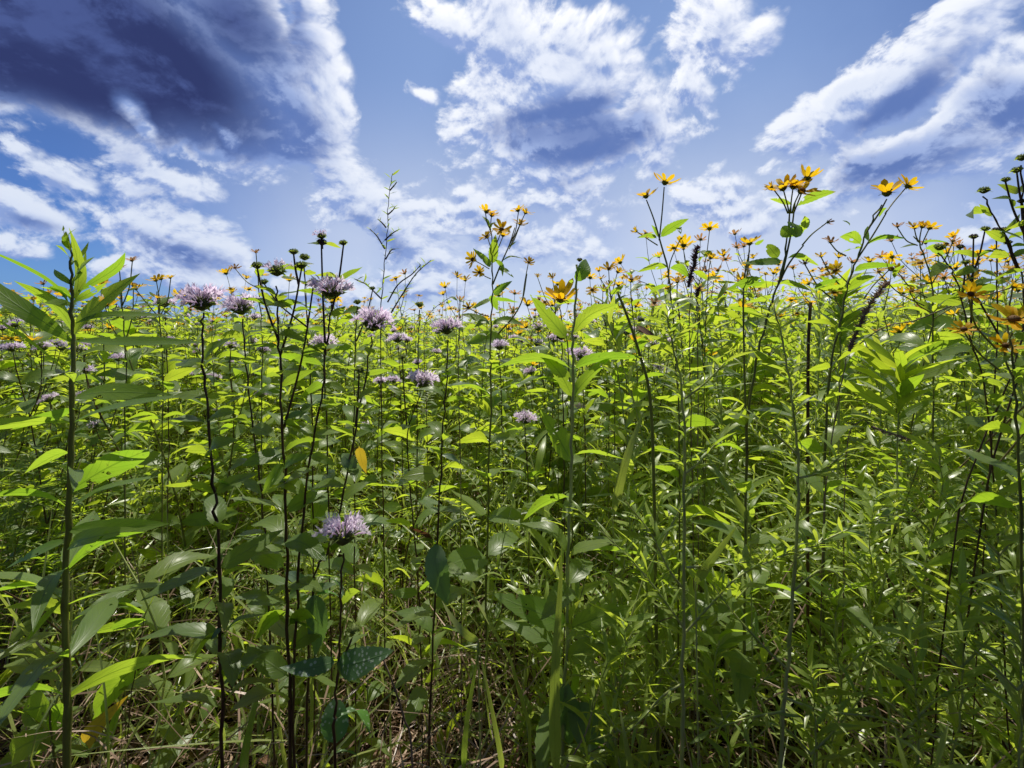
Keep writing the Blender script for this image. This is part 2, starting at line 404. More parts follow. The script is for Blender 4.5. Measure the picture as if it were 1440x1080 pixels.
def petalset(faded, n, up):
    g = G(); petals_into(g, n, 0, up); return g.mesh('petals', ['petal_faded' if faded else 'petal'])


PSET = [petalset(False, 11, .2), petalset(False, 9, .45), petalset(False, 12, 0.0), petalset(False, 10, .8)]
PSETF = [petalset(True, 8, .3), petalset(True, 7, .7)]


def link(o, parent=None):
    COL.objects.link(o)
    if parent is not None: o.parent = parent
    return o


def basis(axis, spin=0.0):
    q = Vector(axis).normalized().to_track_quat('Z', 'Y')
    return q.to_matrix().to_4x4() @ Matrix.Rotation(spin, 4, 'Z')


def tag(o, label, cat, group=None, kind=None):
    o['label'] = label; o['category'] = cat
    if group: o['group'] = group
    if kind: o['kind'] = kind
    return o


class Plant:
    def __init__(s, name, label, cat, base, group=None):
        s.base = np.array(base, float)
        s.root = bpy.data.objects.new(name, None); s.root.empty_display_size = 0.02
        link(s.root); s.root.location = tuple(s.base)
        tag(s.root, label, cat, group)

    def part(s, name, g, mats, label=None, parent=None):
        o = bpy.data.objects.new(name, g.mesh(name, mats, s.base)); link(o, parent or s.root)
        if label: o['label'] = label
        return o

    def leafobj(s, p0, p1, wr, fam='ov', mat='leaf', k=None, face=0.7, name='leaf', label=None):
        p0 = np.asarray(p0, float); p1 = np.asarray(p1, float)
        X = p1-p0; L_ = np.linalg.norm(X); X = X/L_
        ref = np.array([0.12, -math.sin(face), math.cos(face)])
        if abs(np.dot(ref, X)) > .95: ref = np.array([1, 0, .2])
        Y_ = np.cross(ref, X); Y_ /= np.linalg.norm(Y_); Z = np.cross(X, Y_)
        m = Matrix.Identity(4)
        for r in range(3):
            m[r][0] = X[r]*L_; m[r][1] = Y_[r]*L_; m[r][2] = Z[r]*L_; m[r][3] = p0[r]-s.base[r]
        o = bpy.data.objects.new(name, leafmesh(fam, rnd.randrange(6) if k is None else k, mat, wr))
        link(o, s.root); o.matrix_local = m
        if label: o['label'] = label
        return o

    def sunhead(s, p, axis, r, petals=11, up=.25, faded=False, hero=True, label=None):
        o = bpy.data.objects.new('flower_head', SUN_DISC); link(o, s.root)
        m = Matrix.Translation(Vector(np.asarray(p)-s.base)) @ basis(axis, rnd.random()*6) @ Matrix.Scale(r, 4)
        o.matrix_local = m
        if label: o['label'] = label
        if not hero:
            c = bpy.data.objects.new('petals', (PSETF if faded else PSET)[rnd.randrange(2 if faded else 4)]); link(c, o); return o
        for k in range(petals):
            a = k*2*PI/petals+rnd.uniform(-.18, .18); u = up+rnd.uniform(-.2, .25)
            d = Vector((math.cos(a), math.sin(a), u)).normalized()
            Yv = Vector((0, 0, 1)).cross(d).normalized(); Z = d.cross(Yv)
            L_ = .85*rnd.uniform(.72, 1.12); mm = Matrix.Identity(4)
            q = (0.17*math.cos(a), 0.17*math.sin(a), .2)
            for i in range(3): mm[i][0] = d[i]*L_; mm[i][1] = Yv[i]*L_; mm[i][2] = Z[i]*L_; mm[i][3] = q[i]
            c = bpy.data.objects.new('petal', leafmesh('pe', rnd.randrange(3), 'petal_faded' if faded else 'petal', .36))
            link(c, o); c.matrix_local = mm
        return o

    def berghead(s, p, axis, r, stage='open', label=None):
        core, br, fl = BERG[stage][rnd.randrange(2)]
        o = bpy.data.objects.new('flower_head' if fl else ('seed_head' if stage == 'spent' else 'bud'), core); link(o, s.root)
        o.matrix_local = Matrix.Translation(Vector(np.asarray(p)-s.base)) @ basis(axis, rnd.random()*6) @ Matrix.Scale(r, 4)
        if label: o['label'] = label
        link(bpy.data.objects.new('bracts', br), o)
        if fl: link(bpy.data.objects.new('florets', fl), o)
        return o


class Hero(Plant):
    """a foreground plant laid out from measured points in the plane at depth Y"""
    def __init__(s, name, label, cat, Y, main, r0, r1, mat='stem_dark', group=None):
        s.Y = Y
        pts = [W(p[0], p[1], Y+(p[2] if len(p) > 2 else 0)) for p in main]      # top ... bottom
        last = pts[-1]; bx, by = last[0]+(last[0]-pts[-2][0])*0.1, last[1]
        g0 = float(gz(bx, by))
        super().__init__(name, label, cat, (bx, by, g0), group)
        pts.append(np.array([bx, by, g0-0.01]))
        g = G(); path = smooth_path(pts[::-1], 6); s.path = path
        path = path+np.random.RandomState(len(name)+int(main[0][0])).randn(*path.shape)*[min(r0*.4, .0011), min(r0*.4, .0011), 0]
        path[0] = pts[-1]
        f = .62 if mat == 'stem_dark' else .78
        rad = np.linspace(r0*f, r1*f, len(path))*(1+.22*(np.arange(len(path)) % 4 == 0)); rad[0] = r0*f
        tube(g, path, rad, None, 8); 
        if Y < .66 and mat != 'stem_dark':      # short pale hairs
            q = np.random.RandomState(4); n = 420; k = q.uniform(0, len(path)-1.001, n); i = k.astype(int); P0 = path[i]+(path[i+1]-path[i])*(k-i)[:, None]; a = q.rand(n)*6.28
            X = np.stack([np.cos(a), np.sin(a), q.uniform(-.1, .6, n)], 1)
            instances(g, T_ST[0], X, np.tile([0, 0, 1.], (n, 1))+q.randn(n, 3)*.3, P0+X*[r0*f*.9, r0*f*.9, 0], q.uniform(.0015, .0035, n), np.full(n, .0003), 0)
        s.stem = s.part('stem', g, [mat]); s.mat = mat

    def P(s, x, y, d=0): return W(x, y, s.Y+d)

    def branch(s, pts, r0=0.0018, r1=0.001, mat=None):
        g = G(); tube(g, smooth_path([s.P(*p) for p in pts], 5), r0, r1, 6)
        return s.part('branch', g, [mat or s.mat])

    def leaf(s, a, b, wr=.4, fam='ov', mat='leaf', face=.7, k=None, label=None):
        d0 = a[2] if len(a) > 2 else 0; d1 = b[2] if len(b) > 2 else rnd.uniform(-.03, .03)
        mat = 'leaf_worn' if mat == 'leaf' else mat
        wr = wr*((1.0 if s.Y < .56 else .78) if fam == 'la' and wr > .1 else .85)*rnd.uniform(.9, 1.1); k = rnd.randrange(6)
        b = (b[0]+rnd.uniform(-5, 5), b[1]+rnd.uniform(-5, 5)); face = face*rnd.uniform(.7, 1.15)
        if mat != 'leaf_blue' and rnd.random() < .6: face = -face*.9
        return s.leafobj(s.P(a[0], a[1], d0), s.P(b[0], b[1], d0+d1), wr, fam, mat, k, face, label=label)

    def auto(s, y0, y1, step, Lpx, wr=.4, fam='ov', mat='leaf', side=None, opp=True, up=.2, face=None):
        """leaf pairs up the main stem between the two heights"""
        zs = s.path[:, 2]; ang = rnd.random()*3
        y = y0
        while y < y1:
            z = H+(HY-y)/F*s.Y
            i = int(np.argmin(abs(zs-z))); p = s.path[i].copy()
            for q in ((0, PI) if opp else (rnd.uniform(-.5, .5),)):
                L_ = Lpx*rnd.uniform(.8, 1.35)*(1+.9*min(max((y-y0)/420, 0), 1.0))/F*s.Y; a = ang+q
                d = np.array([math.cos(a), math.sin(a)*.8, up+rnd.uniform(-.35, .3)]); d /= np.linalg.norm(d)
                s.leafobj(p, p+d*L_, wr*rnd.uniform(.85, 1.15), fam, mat, None, rnd.uniform(-1.1, .7) if face is None else face)
            ang += PI/2+rnd.uniform(-.3, .3) if opp else 2.4; y += step*rnd.uniform(.8, 1.2)

    def sun(s, x, y, rpx, axis=(0, 0, 1), d=0, frm=None, petals=11, up=.3, faded=False, label=None, bend=4):
        p = s.P(x, y, d); r = rpx*1.22/F*s.Y; ax = Vector(axis).normalized()
        if frm is not None:
            f = s.P(*frm); pe = p-np.array(ax)*r*.02; mid = (f*.45+pe*.55)-np.array(ax)*np.linalg.norm(pe-f)*.12
            g = G(); tube(g, smooth_path([f, mid, pe], 5), .0012, .0009, 5); s.part('flower_stalk', g, [s.mat])
        return s.sunhead(p, axis, r, petals, up, faded, True, label)

    def berg(s, x, y, rpx, stage='open', axis=(0, 0, 1), d=0, label=None):
        return s.berghead(s.P(x, y, d), axis, rpx/F*s.Y, stage, label)


#HEROES_BEGIN
# ------------------------------------------------------------------ foreground plants
SG = 'wildflower'
# A: big lance-leaved plant at the left edge
h = Hero('milkweed', 'tall plant at the left edge with a thick stem and long lance leaves', 'wild plant', .55,
         [(98, 340), (100, 395), (102, 440), (103, 520), (100, 640), (94, 800), (93, 950), (96, 1080)], .0060, .0012, 'stem_brown')
for a, b, w, f, k in [((104, 420), (98, 322, -.01), .24, 1.45, 0), ((105, 470), (196, 386), .27, 1.0, 1), ((100, 480), (-40, 382), .17, .75, 2), ((100, 440), (-36, 340), .11, .8, 3),
                      ((97, 505), (22, 392), .24, 1.2, 0), ((98, 530), (-30, 440), .16, .7, 1), ((106, 455), (252, 442), .11, .8, 2), ((106, 480), (290, 482), .12, .75, 3),
                      ((110, 410), (174, 352), .13, 1.1, 0), ((100, 430), (55, 405), .2, 1.0, 1), ((102, 440), (62, 398), .2, .9, 2),
                      ((104, 560), (242, 553), .17, .8, 3), ((104, 575), (20, 610), .2, .8, 0), ((102, 640), (30, 668), .25, .5, 1), ((100, 690), (215, 632), .27, 1.1, 2),
                      ((98, 745), (243, 738, .02), .22, .9, 0), ((97, 770), (196, 742), .18, .9, 1), ((96, 800), (208, 752), .14, .8, 3), ((95, 760), (10, 800), .22, .6, 2),
                      ((95, 850), (-10, 835), .26, .7, 1), ((94, 840), (30, 910), .24, .6, 0)]:
    h.leaf(a, b, w, 'la', 'leaf', f, k)
h.auto(540, 1040, 66, 92, .2, 'la', 'leaf_worn')
for a, b in [((104, 400), (134, 366)), ((104, 402), (72, 374)), ((103, 396), (116, 352)), ((99, 352), (88, 322)), ((99, 350), (106, 318)), ((100, 370), (120, 340)), ((100, 372), (78, 348)), ((103, 425), (150, 398)), ((103, 430), (60, 425))]: h.leaf(a, b, .22, 'la', 'leaf', 1.0)
h = Hero('broad_leaved_seedling', 'low bright plant with rounded leaves in the bottom left corner', 'wild plant', .72, [(70, 985), (72, 1030), (76, 1090)], .0022, .0016, 'stem_brown')
for a, b, w in [((70, 1028), (-12, 996), .5), ((70, 1028), (88, 988), .75), ((70, 1030), (20, 1062), .5), ((72, 1040), (118, 1062), .6), ((70, 990), (30, 1005), .6)]: h.leaf(a, b, w, 'ro', 'leaf', 1.1)
h = Hero('broad_leaved_seedling', 'small bright green seedling with a square-tipped leaf right of the thick stem', 'wild plant', .8, [(205, 860), (190, 940), (180, 1040)], .0018, .001, 'stem_dark')
for a, b, w in [((205, 872), (150, 880), .75), ((205, 862), (160, 850), .45), ((198, 880), (120, 898), .35), ((190, 940), (132, 1000), .5), ((192, 950), (235, 925), .4), ((150, 1050), (176, 982), .22)]: h.leaf(a, b, w, 'ro' if w > .4 else 'la', 'leaf', 1.2)
h = Hero('yellowing_seedling', 'thin seedling with one upright yellow-green lance leaf at the lower left', 'wild plant', .78, [(128, 1046), (126, 1085)], .0014, .001, 'stem_green')
h.leaf((127, 1048), (175, 980), .26, 'la', 'leaf_yellow', 1.3); h.leaf((127, 1050), (150, 985), .22, 'la', 'leaf', 1.3); h.leaf((127, 1060), (95, 1030), .3, 'la', 'leaf', 1.0)


def bergamot(label, Y, main, r0=.0030, leaves=(), auto=None, heads=(), **k):
    h = Hero('wild_bergamot', label, SG, Y, main, r0, .0016, 'stem_dark', **k)
    for hd in heads:
        x, y, r, st = hd[:4]; frm = hd[4] if len(hd) > 4 else None; ax = hd[5] if len(hd) > 5 else (rnd.uniform(-.15, .15), rnd.uniform(-.25, .05), 1)
        if frm:
            pts = [frm, ((frm[0]+x)/2+(x-frm[0])*.12, (frm[1]+y)/2, 0), (x, y, 0)]; h.branch([(p[0], p[1]) for p in pts], .0017, .0011)
            mx_, my_ = pts[1][0], pts[1][1]; s = rnd.uniform(22, 36)
            for q in (-1, 1): h.leaf((mx_, my_), (mx_+q*s, my_-s*rnd.uniform(-.1, .6), rnd.uniform(-.03, .03)), .42, 'ov', 'leaf_dark', .8)
        h.berg(x, y, r, st, ax)
    for l in leaves:
        h.leaf(l[0], l[1], l[2], l[4] if len(l) > 4 else 'ov', l[3] if len(l) > 3 else 'leaf_dark', l[5] if len(l) > 5 else .9)
    if auto: h.auto(*auto)
    return h


D, B, S_ = 'leaf_dark', 'leaf_blue', 'leaf_speck'
bergamot('lavender bergamot on a single dark stem with a folded leaf, farthest left big bloom', .55,
         [(285, 440), (285, 480), (290, 560), (300, 680), (307, 760), (310, 900), (312, 1080)], .0036,
         [((287, 505), (326, 478), .45), ((285, 508), (250, 515), .35), ((300, 676), (334, 690), .5, 'leaf'), ((300, 680), (275, 668), .5), ((292, 590), (330, 582), .4), ((290, 592), (250, 600), .4),
          ((310, 810), (265, 830), .4), ((310, 812), (352, 800), .4), ((310, 885), (272, 930), .65), ((310, 880), (292, 905), .5, B), ((312, 960), (350, 940), .5)], (520, 1040, 46, 42, .42, 'ov', D),
         [(285, 436, 29, 'open', None, (.05, -.2, 1))])
bergamot('wild bergamot with a dark forking stem, opening lavender head and green buds above the leaves', .62,
         [(390, 402), (390, 450), (393, 500), (397, 600), (402, 720), (404, 850), (408, 1080)], .0040,
         [((391, 430), (360, 412), .5), ((391, 432), (418, 420), .5), ((392, 470), (355, 460), .45), ((392, 470), (430, 480), .4), ((395, 545), (355, 560), .42), ((395, 545), (440, 520), .4),
          ((398, 590), (432, 583), .4, B), ((400, 650), (370, 700), .5, 'leaf'), ((400, 655), (438, 640), .55), ((403, 800), (345, 770), .42), ((404, 860), (360, 905), .6), ((404, 870), (450, 900), .5)], (416, 1020, 38, 36, .44, 'ov', D),
         [(390, 388, 20, 'part', None), (424, 378, 14, 'bud', (394, 500)), (413, 358, 11, 'bud', (420, 400)), (362, 378, 13, 'bud', (392, 480)), (441, 400, 11, 'bud', (400, 600))])
bergamot('small lavender bergamot bloom low beside the biggest left bloom', .72, [(341, 448), (345, 500), (356, 600), (370, 720), (380, 900), (384, 1060)], .0026,
         [((343, 480), (318, 470), .45), ((343, 480), (370, 470), .45)], (470, 900, 42, 32, .44, 'ov', D), [(341, 442, 23, 'open', None)])
bergamot('wild bergamot with a broad lavender bloom held over a dark leafy stem, left of centre', .62,
         [(467, 428), (460, 480), (452, 560), (437, 640), (424, 760), (415, 900), (412, 1080)], .0032,
         [((462, 470), (490, 455), .45), ((461, 472), (432, 465), .42), ((455, 540), (492, 552), .4), ((454, 540), (420, 556), .42), ((437, 640), (470, 655), .42)], (446, 720, 42, 33, .44, 'ov', D),
         [(467, 420, 27, 'open', None, (.05, -.15, 1)), (452, 345, 12, 'spent', (458, 500)), (453, 336, 11, 'part', (453, 350)), (483, 345, 10, 'bud', (466, 440))])
bergamot('wild bergamot with a pale lavender bloom tilted toward the centre on a long leaning stem', .64,
         [(524, 474), (514, 530), (500, 600), (484, 690), (462, 770), (440, 830), (430, 1080)], .0028,
         [((500, 600), (470, 590), .45), ((500, 600), (534, 612), .4), ((484, 640), (502, 660), .95, B, 'ro', 1.3), ((505, 628), (512, 668), .45, 'leaf_yellow', 'ov', 1.3),
          ((440, 828), (400, 806), .3, B), ((440, 828), (478, 822), .38, B), ((440, 832), (446, 920), .48, B, 'ov', 1.2), ((444, 838), (478, 842), .5, S_)], (500, 760, 42, 30, .45, 'ov', D),
         [(524, 465, 27, 'open', None, (.2, -.2, 1)), (505, 525, 12, 'bud', (500, 600))])
bergamot('pale lavender bergamot bloom hanging low among the leaves at centre left', .85, [(592, 552), (580, 585), (572, 620), (580, 720), (590, 860), (594, 1060)], .0024,
         [((580, 588), (560, 575), .5), ((575, 610), (602, 600), .5)], (600, 980, 44, 34, .42, 'ov', 'leaf'), [(593, 545, 20, 'open', None), (566, 505, 9, 'bud', (572, 600))])
bergamot('wild bergamot with one small pale bloom on a tall straight dark stem near the centre', .72, [(629, 478), (628, 540), (622, 620), (618, 700), (610, 860), (602, 1080)], .0030,
         [((628, 522), (640, 512), .9, 'leaf_dark', 'ro'), ((620, 640), (600, 628), .45), ((620, 640), (645, 650, .02), .4, B), ((617, 690), (590, 700), .4), ((612, 760), (625, 850), .5, B, 'ov', 1.2), ((610, 765), (580, 742), .3, 'dead')],
         (530, 960, 46, 34, .42, 'ov', 'leaf'), [(629, 470, 19, 'open', None)])
bergamot('green bergamot bud alone on a thin stem between two blooms at the skyline', .9, [(590, 436), (588, 500), (586, 620), (588, 900)], .0018, (), (470, 700, 44, 30, .42, 'ov', 'leaf'), [(590, 432, 10, 'bud', None)])
bergamot('pale bergamot bloom half hidden in the leaves under the two big blooms', .8, [(456, 498), (458, 560), (462, 700), (466, 960)], .002, (), (530, 800, 44, 32, .42, 'ov', D), [(456, 492, 18, 'open', None)])
bergamot('leafy bergamot with two green buds between the forked plant and the broad bloom', .8, [(428, 372), (430, 420), (436, 520), (440, 700), (442, 960)], .002, [((428, 384), (408, 376), .5), ((428, 386), (448, 380), .5)],
         (398, 800, 40, 36, .45, 'ov', 'leaf'), [(428, 366, 12, 'bud', None), (372, 400, 10, 'bud', (432, 460))])
bergamot('leafy bergamot whose small bud heads rise right of the broad bloom', .85, [(503, 432), (500, 480), (498, 600), (500, 900)], .0018, [((502, 442), (486, 436), .5), ((502, 442), (520, 436), .5)],
         (452, 800, 40, 36, .45, 'ov', 'leaf'), [(503, 428, 9, 'bud', None), (524, 408, 7, 'bud', (501, 480))])
h = bergamot('low pale bergamot bloom lit through its green bracts, with white-speckled leaves below', .52,
             [(482, 778), (480, 850), (476, 930), (471, 1000), (470, 1080)], .0028,
             [((474, 930), (388, 938, -.02), .36, S_, 'ov', .8), ((476, 938), (552, 912, -.03), .42, S_, 'ov', 1.0), ((472, 1045), (466, 985), .95, S_, 'ro', 1.4), ((476, 1010), (518, 1030), .45, S_),
              ((470, 1060), (515, 1072), .5, S_), ((478, 850), (444, 812), .4, S_), ((478, 855), (520, 840), .3, 'leaf_dark'), ((474, 925), (505, 965), .4, 'leaf_dark')], None,
             [(482, 766, 33, 'open', None, (0, .15, 1)), (497, 890, 18, 'bud', (478, 930))])
bergamot('spent brown bergamot head in front of the big yellow bloom', .8, [(790, 482), (792, 560), (794, 700), (792, 1060)], .0016, (), None, [(790, 478, 12, 'spent', None)])
for i, (x, y, r, Y, lb) in enumerate([(738, 596, 15, .9, 'small pale bergamot bloom low beside the broad yellow-green leaf'), (702, 492, 12, 1.1, 'whitish bergamot bloom on a spreading head left of the yellow bloom'),
                                     (232, 432, 12, 1.1, 'tiny purple bergamot bloom at the skyline left of the big left bloom'), (818, 505, 14, .9, 'ragged lavender bloom peeking out behind the broad upright leaves'),
                                     (560, 482, 12, 1.2, 'tiny lilac bloom at the skyline right of the tilted bloom')]):
    bergamot(lb, Y, [(x, y+5), (x+3, y+60), (x+6, y+180), (x+4, y+280)], .0016, (), (y+40, y+160, 36, 30, .42, 'ov', 'leaf'), [(x, y, r, 'open', None)])
# extra dark stems with seed heads at the right edge
bergamot('bergamot gone to seed, its tallest dark head against the cloud at the right edge', .62, [(1437, 232), (1440, 300), (1446, 360), (1442, 460), (1450, 600), (1466, 800), (1480, 1080)], .0020,
         [((1441, 340), (1400, 325), .3), ((1442, 340), (1480, 320), .3), ((1443, 380), (1392, 395), .32), ((1440, 440), (1470, 420), .35)], (440, 700, 44, 34, .36, 'ov', D),
         [(1437, 226, 12, 'bud', None), (1430, 243, 11, 'bud', (1440, 300)), (1414, 256, 9, 'bud', (1441, 330)), (1436, 286, 8, 'spent', (1443, 350))])
bergamot('bergamot with dark seed heads on arching branches, second from the right edge', .66, [(1383, 276), (1400, 310), (1425, 355), (1440, 420), (1425, 520), (1350, 720), (1310, 1080)], .0018,
         [((1392, 300), (1370, 304), .3), ((1395, 305), (1372, 290), .35), ((1408, 330), (1436, 300), .26), ((1420, 350), (1450, 340), .3), ((1430, 390), (1470, 395), .3)], (420, 620, 44, 34, .36, 'ov', D),
         [(1383, 272, 12, 'bud', None), (1412, 326, 9, 'spent', (1425, 360)), (1418, 344, 8, 'spent', (1432, 380))])
bergamot('bergamot with a round dark head over drooping leaves, left of the tall seed heads', .7, [(1320, 356), (1338, 380), (1352, 420), (1365, 480), (1392, 600), (1420, 1080)], .0018,
         [((1330, 372), (1300, 392), .36), ((1340, 390), (1380, 380), .34), ((1350, 415), (1318, 432), .4), ((1350, 410), (1390, 400), .4), ((1342, 385), (1312, 368), .22)], (430, 620, 46, 34, .38, 'ov', D),
         [(1320, 352, 12, 'bud', None), (1369, 336, 9, 'spent', (1365, 470)), (1385, 325, 9, 'bud', (1362, 400)), (1358, 372, 9, 'bud', (1352, 420))])
bergamot('thin bergamot with flat dark disks between the seed heads at the right', .75, [(1400, 330), (1402, 400), (1400, 520), (1370, 1000)], .0014, [((1402, 400), (1380, 385), .4), ((1402, 400), (1425, 390), .4)], (440, 560, 40, 30, .4, 'ov', D),
         [(1400, 326, 8, 'spent', None), (1350, 350, 8, 'spent', (1404, 470))])


def sunfl(label, Y, main, r0=.0028, heads=(), leaves=(), auto=None, mat='stem_brown'):
    h = Hero('wild_sunflower', label, SG, Y, main, r0, .0013, mat)
    for hd in heads:
        x, y, r, frm = hd[:4]; ax = hd[4] if len(hd) > 4 else (rnd.uniform(-.4, .4), rnd.uniform(-.3, .3), 1); n = hd[5] if len(hd) > 5 else 11; up = hd[6] if len(hd) > 6 else .35; fd = len(hd) > 7
        h.sun(x, y, r, ax, rnd.uniform(-.03, .03) if frm else 0, frm, n, up, fd)
    for l in leaves: h.leaf(l[0], l[1], l[2], l[3] if len(l) > 3 else 'ov', l[4] if len(l) > 4 else 'leaf', l[5] if len(l) > 5 else .8)
    if auto: h.auto(*auto)
    return h


h = sunfl('tall yellow sunflower carrying two bunches of blooms over broad upright leaves, left of the centre', .9,
      [(688, 318), (692, 350), (693, 400), (690, 470), (690, 560), (686, 700), (684, 880)], .0030,
      [(683, 300, 13, (689, 322)), (691, 305, 12, (690, 326), (.3, -.4, 1)), (729, 298, 12, (716, 345), (-.3, -.2, 1)), (738, 301, 11, (718, 345), (.5, -.3, 1)), (731, 317, 10, (716, 350), (.2, -.6, 1)),
       (705, 325, 13, (693, 352), (.1, -.9, .6)), (686, 335, 11, (691, 356), (-.5, -.6, .8)), (707, 333, 12, (695, 358), (.2, -.3, 1)), (667, 366, 12, (688, 378), (-.8, -.8, .3)), (675, 384, 9, (690, 392), (-.3, -.9, .3)),
       (743, 370, 8, (735, 420), (.2, -.8, .6)), (660, 434, 9, (688, 445), (-.5, -.6, .5), 8)],
      [((690, 376), (664, 344), .42, 'ov', 'leaf', 1.3), ((692, 372), (693, 333), .42, 'ov', 'leaf', 1.4), ((695, 365), (712, 385), .4), ((688, 322), (678, 308), .35), ((690, 322), (706, 312), .4), ((706, 368), (738, 366), .2),
       ((700, 378), (724, 391), .5), ((694, 415), (720, 398, -.02), .5, 'ov', 'leaf', 1.3), ((694, 420), (735, 430), .4), ((690, 420), (660, 432), .45), ((686, 450), (668, 460), .45), ((690, 415), (696, 440), .6, 'ov', 'leaf', 1.4), ((716, 348), (730, 341), .3)],
      (462, 850, 50, 46, .42, 'ov', 'leaf'))

for pts in ([(693, 400), (705, 370), (716, 345), (724, 320)], [(700, 470), (722, 445), (735, 420), (741, 385)]): h.branch(pts)
sunfl('single large yellow bloom in full light at the centre on a thin curved stalk', .85, [(787, 432), (790, 450), (797, 480), (802, 560), (804, 700), (802, 1060)], .0018,
      [(789, 425, 27, None, (-.12, -.42, 1), 14, .75)], [((797, 485), (780, 478), .4)], None)
h = Hero('wild_sunflower', 'stout plant with broad upright glowing leaves and a closed dark bud, just right of centre', SG, .72,
         [(812, 372), (810, 420), (806, 480), (806, 560), (803, 660), (800, 760), (797, 900), (790, 1080)], .0042, .0018, 'stem_green')
h.berg(815, 368, 7, 'spent')
for a, b, w, f, k in [((808, 398), (822, 364), .55, 1.4, 0), ((806, 400), (795, 394), .5, .8, 1), ((806, 470), (868, 422), .42, 1.2, 2), ((798, 478), (748, 416), .34, 1.3, 1), ((805, 560), (764, 492), .42, 1.3, 0), ((806, 560), (862, 494), .36, 1.3, 2),
                      ((805, 520), (704, 516), .3, .8, 3), ((806, 520), (906, 502), .3, .8, 4), ((804, 652), (756, 580), .52, 1.35, 0), ((804, 640), (880, 650), .25, .7, 1), ((800, 780), (916, 776), .17, 1.0, 2),
                      ((799, 880), (690, 832), .33, .9, 0), ((799, 885), (892, 852), .36, .8, 2), ((804, 700), (740, 730), .35, .8, 3)]:
    h.leaf(a, b, w, 'ov', 'leaf', f, k)
h.leaf((797, 960), (772, 1050, .03), .7, 'ro', 'leaf_blue', 1.2); h.leaf((797, 990), (860, 1060), .6, 'ro', 'leaf_blue', .8)
h.auto(700, 1000, 70, 56, .36, 'ov', 'leaf')
h = sunfl('thin forked sunflower holding two yellow blooms high against pale sky', .8, [(938, 372), (944, 420), (950, 500), (956, 620), (955, 800), (952, 1060)], .0022,
      [(909, 279, 16, None, (-.25, -.2, 1), 9, .55), (934, 260, 17, None, (.3, -.1, 1), 9, .45), (896, 326, 8, (925, 345), (-.8, -.2, .5), 8, .9), (957, 336, 5, (940, 400), (.5, 0, .3), 5, 2.0)],
      [((940, 376), (896, 377), .3), ((942, 376), (968, 386), .6), ((928, 334), (968, 308), .42, 'ov', 'leaf', 1.0), ((926, 334), (920, 316), .4), ((924, 335), (900, 334), .3), ((952, 322), (958, 330), .5), ((942, 402), (915, 412), .35)],
      (436, 900, 50, 38, .38, 'ov', 'leaf'))
h.branch([(938, 372), (930, 345), (920, 310), (909, 281)], .0016, .001)
h.branch([(927, 338), (931, 300), (934, 263)], .0013, .001)

h = sunfl('tallest sunflower right of centre, a dense bunch of orange-yellow blooms above a long pointed leaf', .7,
      [(1112, 290), (1106, 350), (1095, 400), (1078, 450), (1062, 520), (1050, 640), (1046, 1060)], .0028,
      [(1102, 268, 20, (1110, 300), (-.5, -.3, 1), 11, .5), (1115, 266, 20, (1112, 300), (0, -.5, 1), 11, .4), (1124, 272, 18, (1114, 300), (.2, -.8, .6), 10, .4), (1086, 264, 9, (1108, 300), (-.8, 0, .6), 8, .7),
       (1134, 254, 17, (1116, 300), (.25, -.2, 1), 8, 1.2), (1163, 313, 7, (1128, 345), (.9, 0, .3), 6, 1.6, 1), (1054, 345, 15, (1050, 390), (-.1, -.2, 1), 10, .6)],
      [((1114, 288), (1078, 284), .32), ((1120, 290), (1174, 268), .36), ((1110, 318), (1098, 332), .9, 'ro'), ((1112, 312), (1116, 330), .9, 'ro', 'leaf', 1.4), ((1108, 325), (1126, 330), .8, 'ro'), ((1130, 325), (1133, 308), .5),
       ((1100, 366), (1044, 368), .26), ((1104, 368), (1158, 372), .24), ((1094, 362), (1082, 342), .85, 'ro', 'leaf', 1.3), ((1078, 398), (1018, 410), .38, 'ov', 'leaf', 1.2), ((1092, 396), (1146, 408), .32), ((1144, 408), (1184, 392), .38), ((1062, 345), (1072, 336), .5), ((1088, 418), (1044, 432), .3)],
      (446, 960, 56, 46, .42, 'ov', 'leaf'))
h.branch([(1092, 405), (1110, 370), (1130, 345)], .0016, .001); h.branch([(1050, 640), (1046, 480), (1046, 400), (1054, 352)], .0016, .001); h.branch([(1098, 395), (1112, 330), (1118, 285)], .0016, .001)
h = sunfl('leaning sunflower at the right with one cupped bloom and a second bloom beside it', .72,
      [(1240, 288), (1222, 320), (1205, 365), (1188, 420), (1172, 500), (1160, 640), (1158, 1060)], .0026,
      [(1247, 276, 23, None, (-.15, -.25, 1), 10, .75), (1274, 264, 15, (1245, 300), (.6, -.2, .7), 10, .5), (1168, 342, 11, (1190, 360), (-.2, -.5, 1), 8, .5, 1), (1155, 362, 9, (1180, 400), (-.3, -.2, 1), 8, .6),
       (1176, 382, 12, (1195, 400), (-.7, -.4, .5), 9, .5), (1250, 380, 14, (1215, 420), (.3, -.8, .5), 9, .4), (1172, 412, 11, (1188, 440), (-.2, -.8, .5), 9, .4), (1132, 372, 8, (1170, 420), (-.3, -.4, .8), 7, .6, 1)],
      [((1245, 292), (1238, 302), .6), ((1212, 345), (1176, 330), .5), ((1214, 348), (1178, 352), .25), ((1218, 345), (1272, 334), .26), ((1222, 340), (1224, 322), .4), ((1200, 382), (1268, 370), .36, 'ov', 'leaf', 1.2), ((1195, 318), (1184, 312), .6), ((1258, 392), (1272, 376), .4)],
      (410, 900, 52, 44, .42, 'ov', 'leaf'))
h.branch([(1222, 320), (1236, 300), (1247, 280)], .0016, .001); h.branch([(1205, 365), (1228, 330), (1246, 300)], .0014, .001)
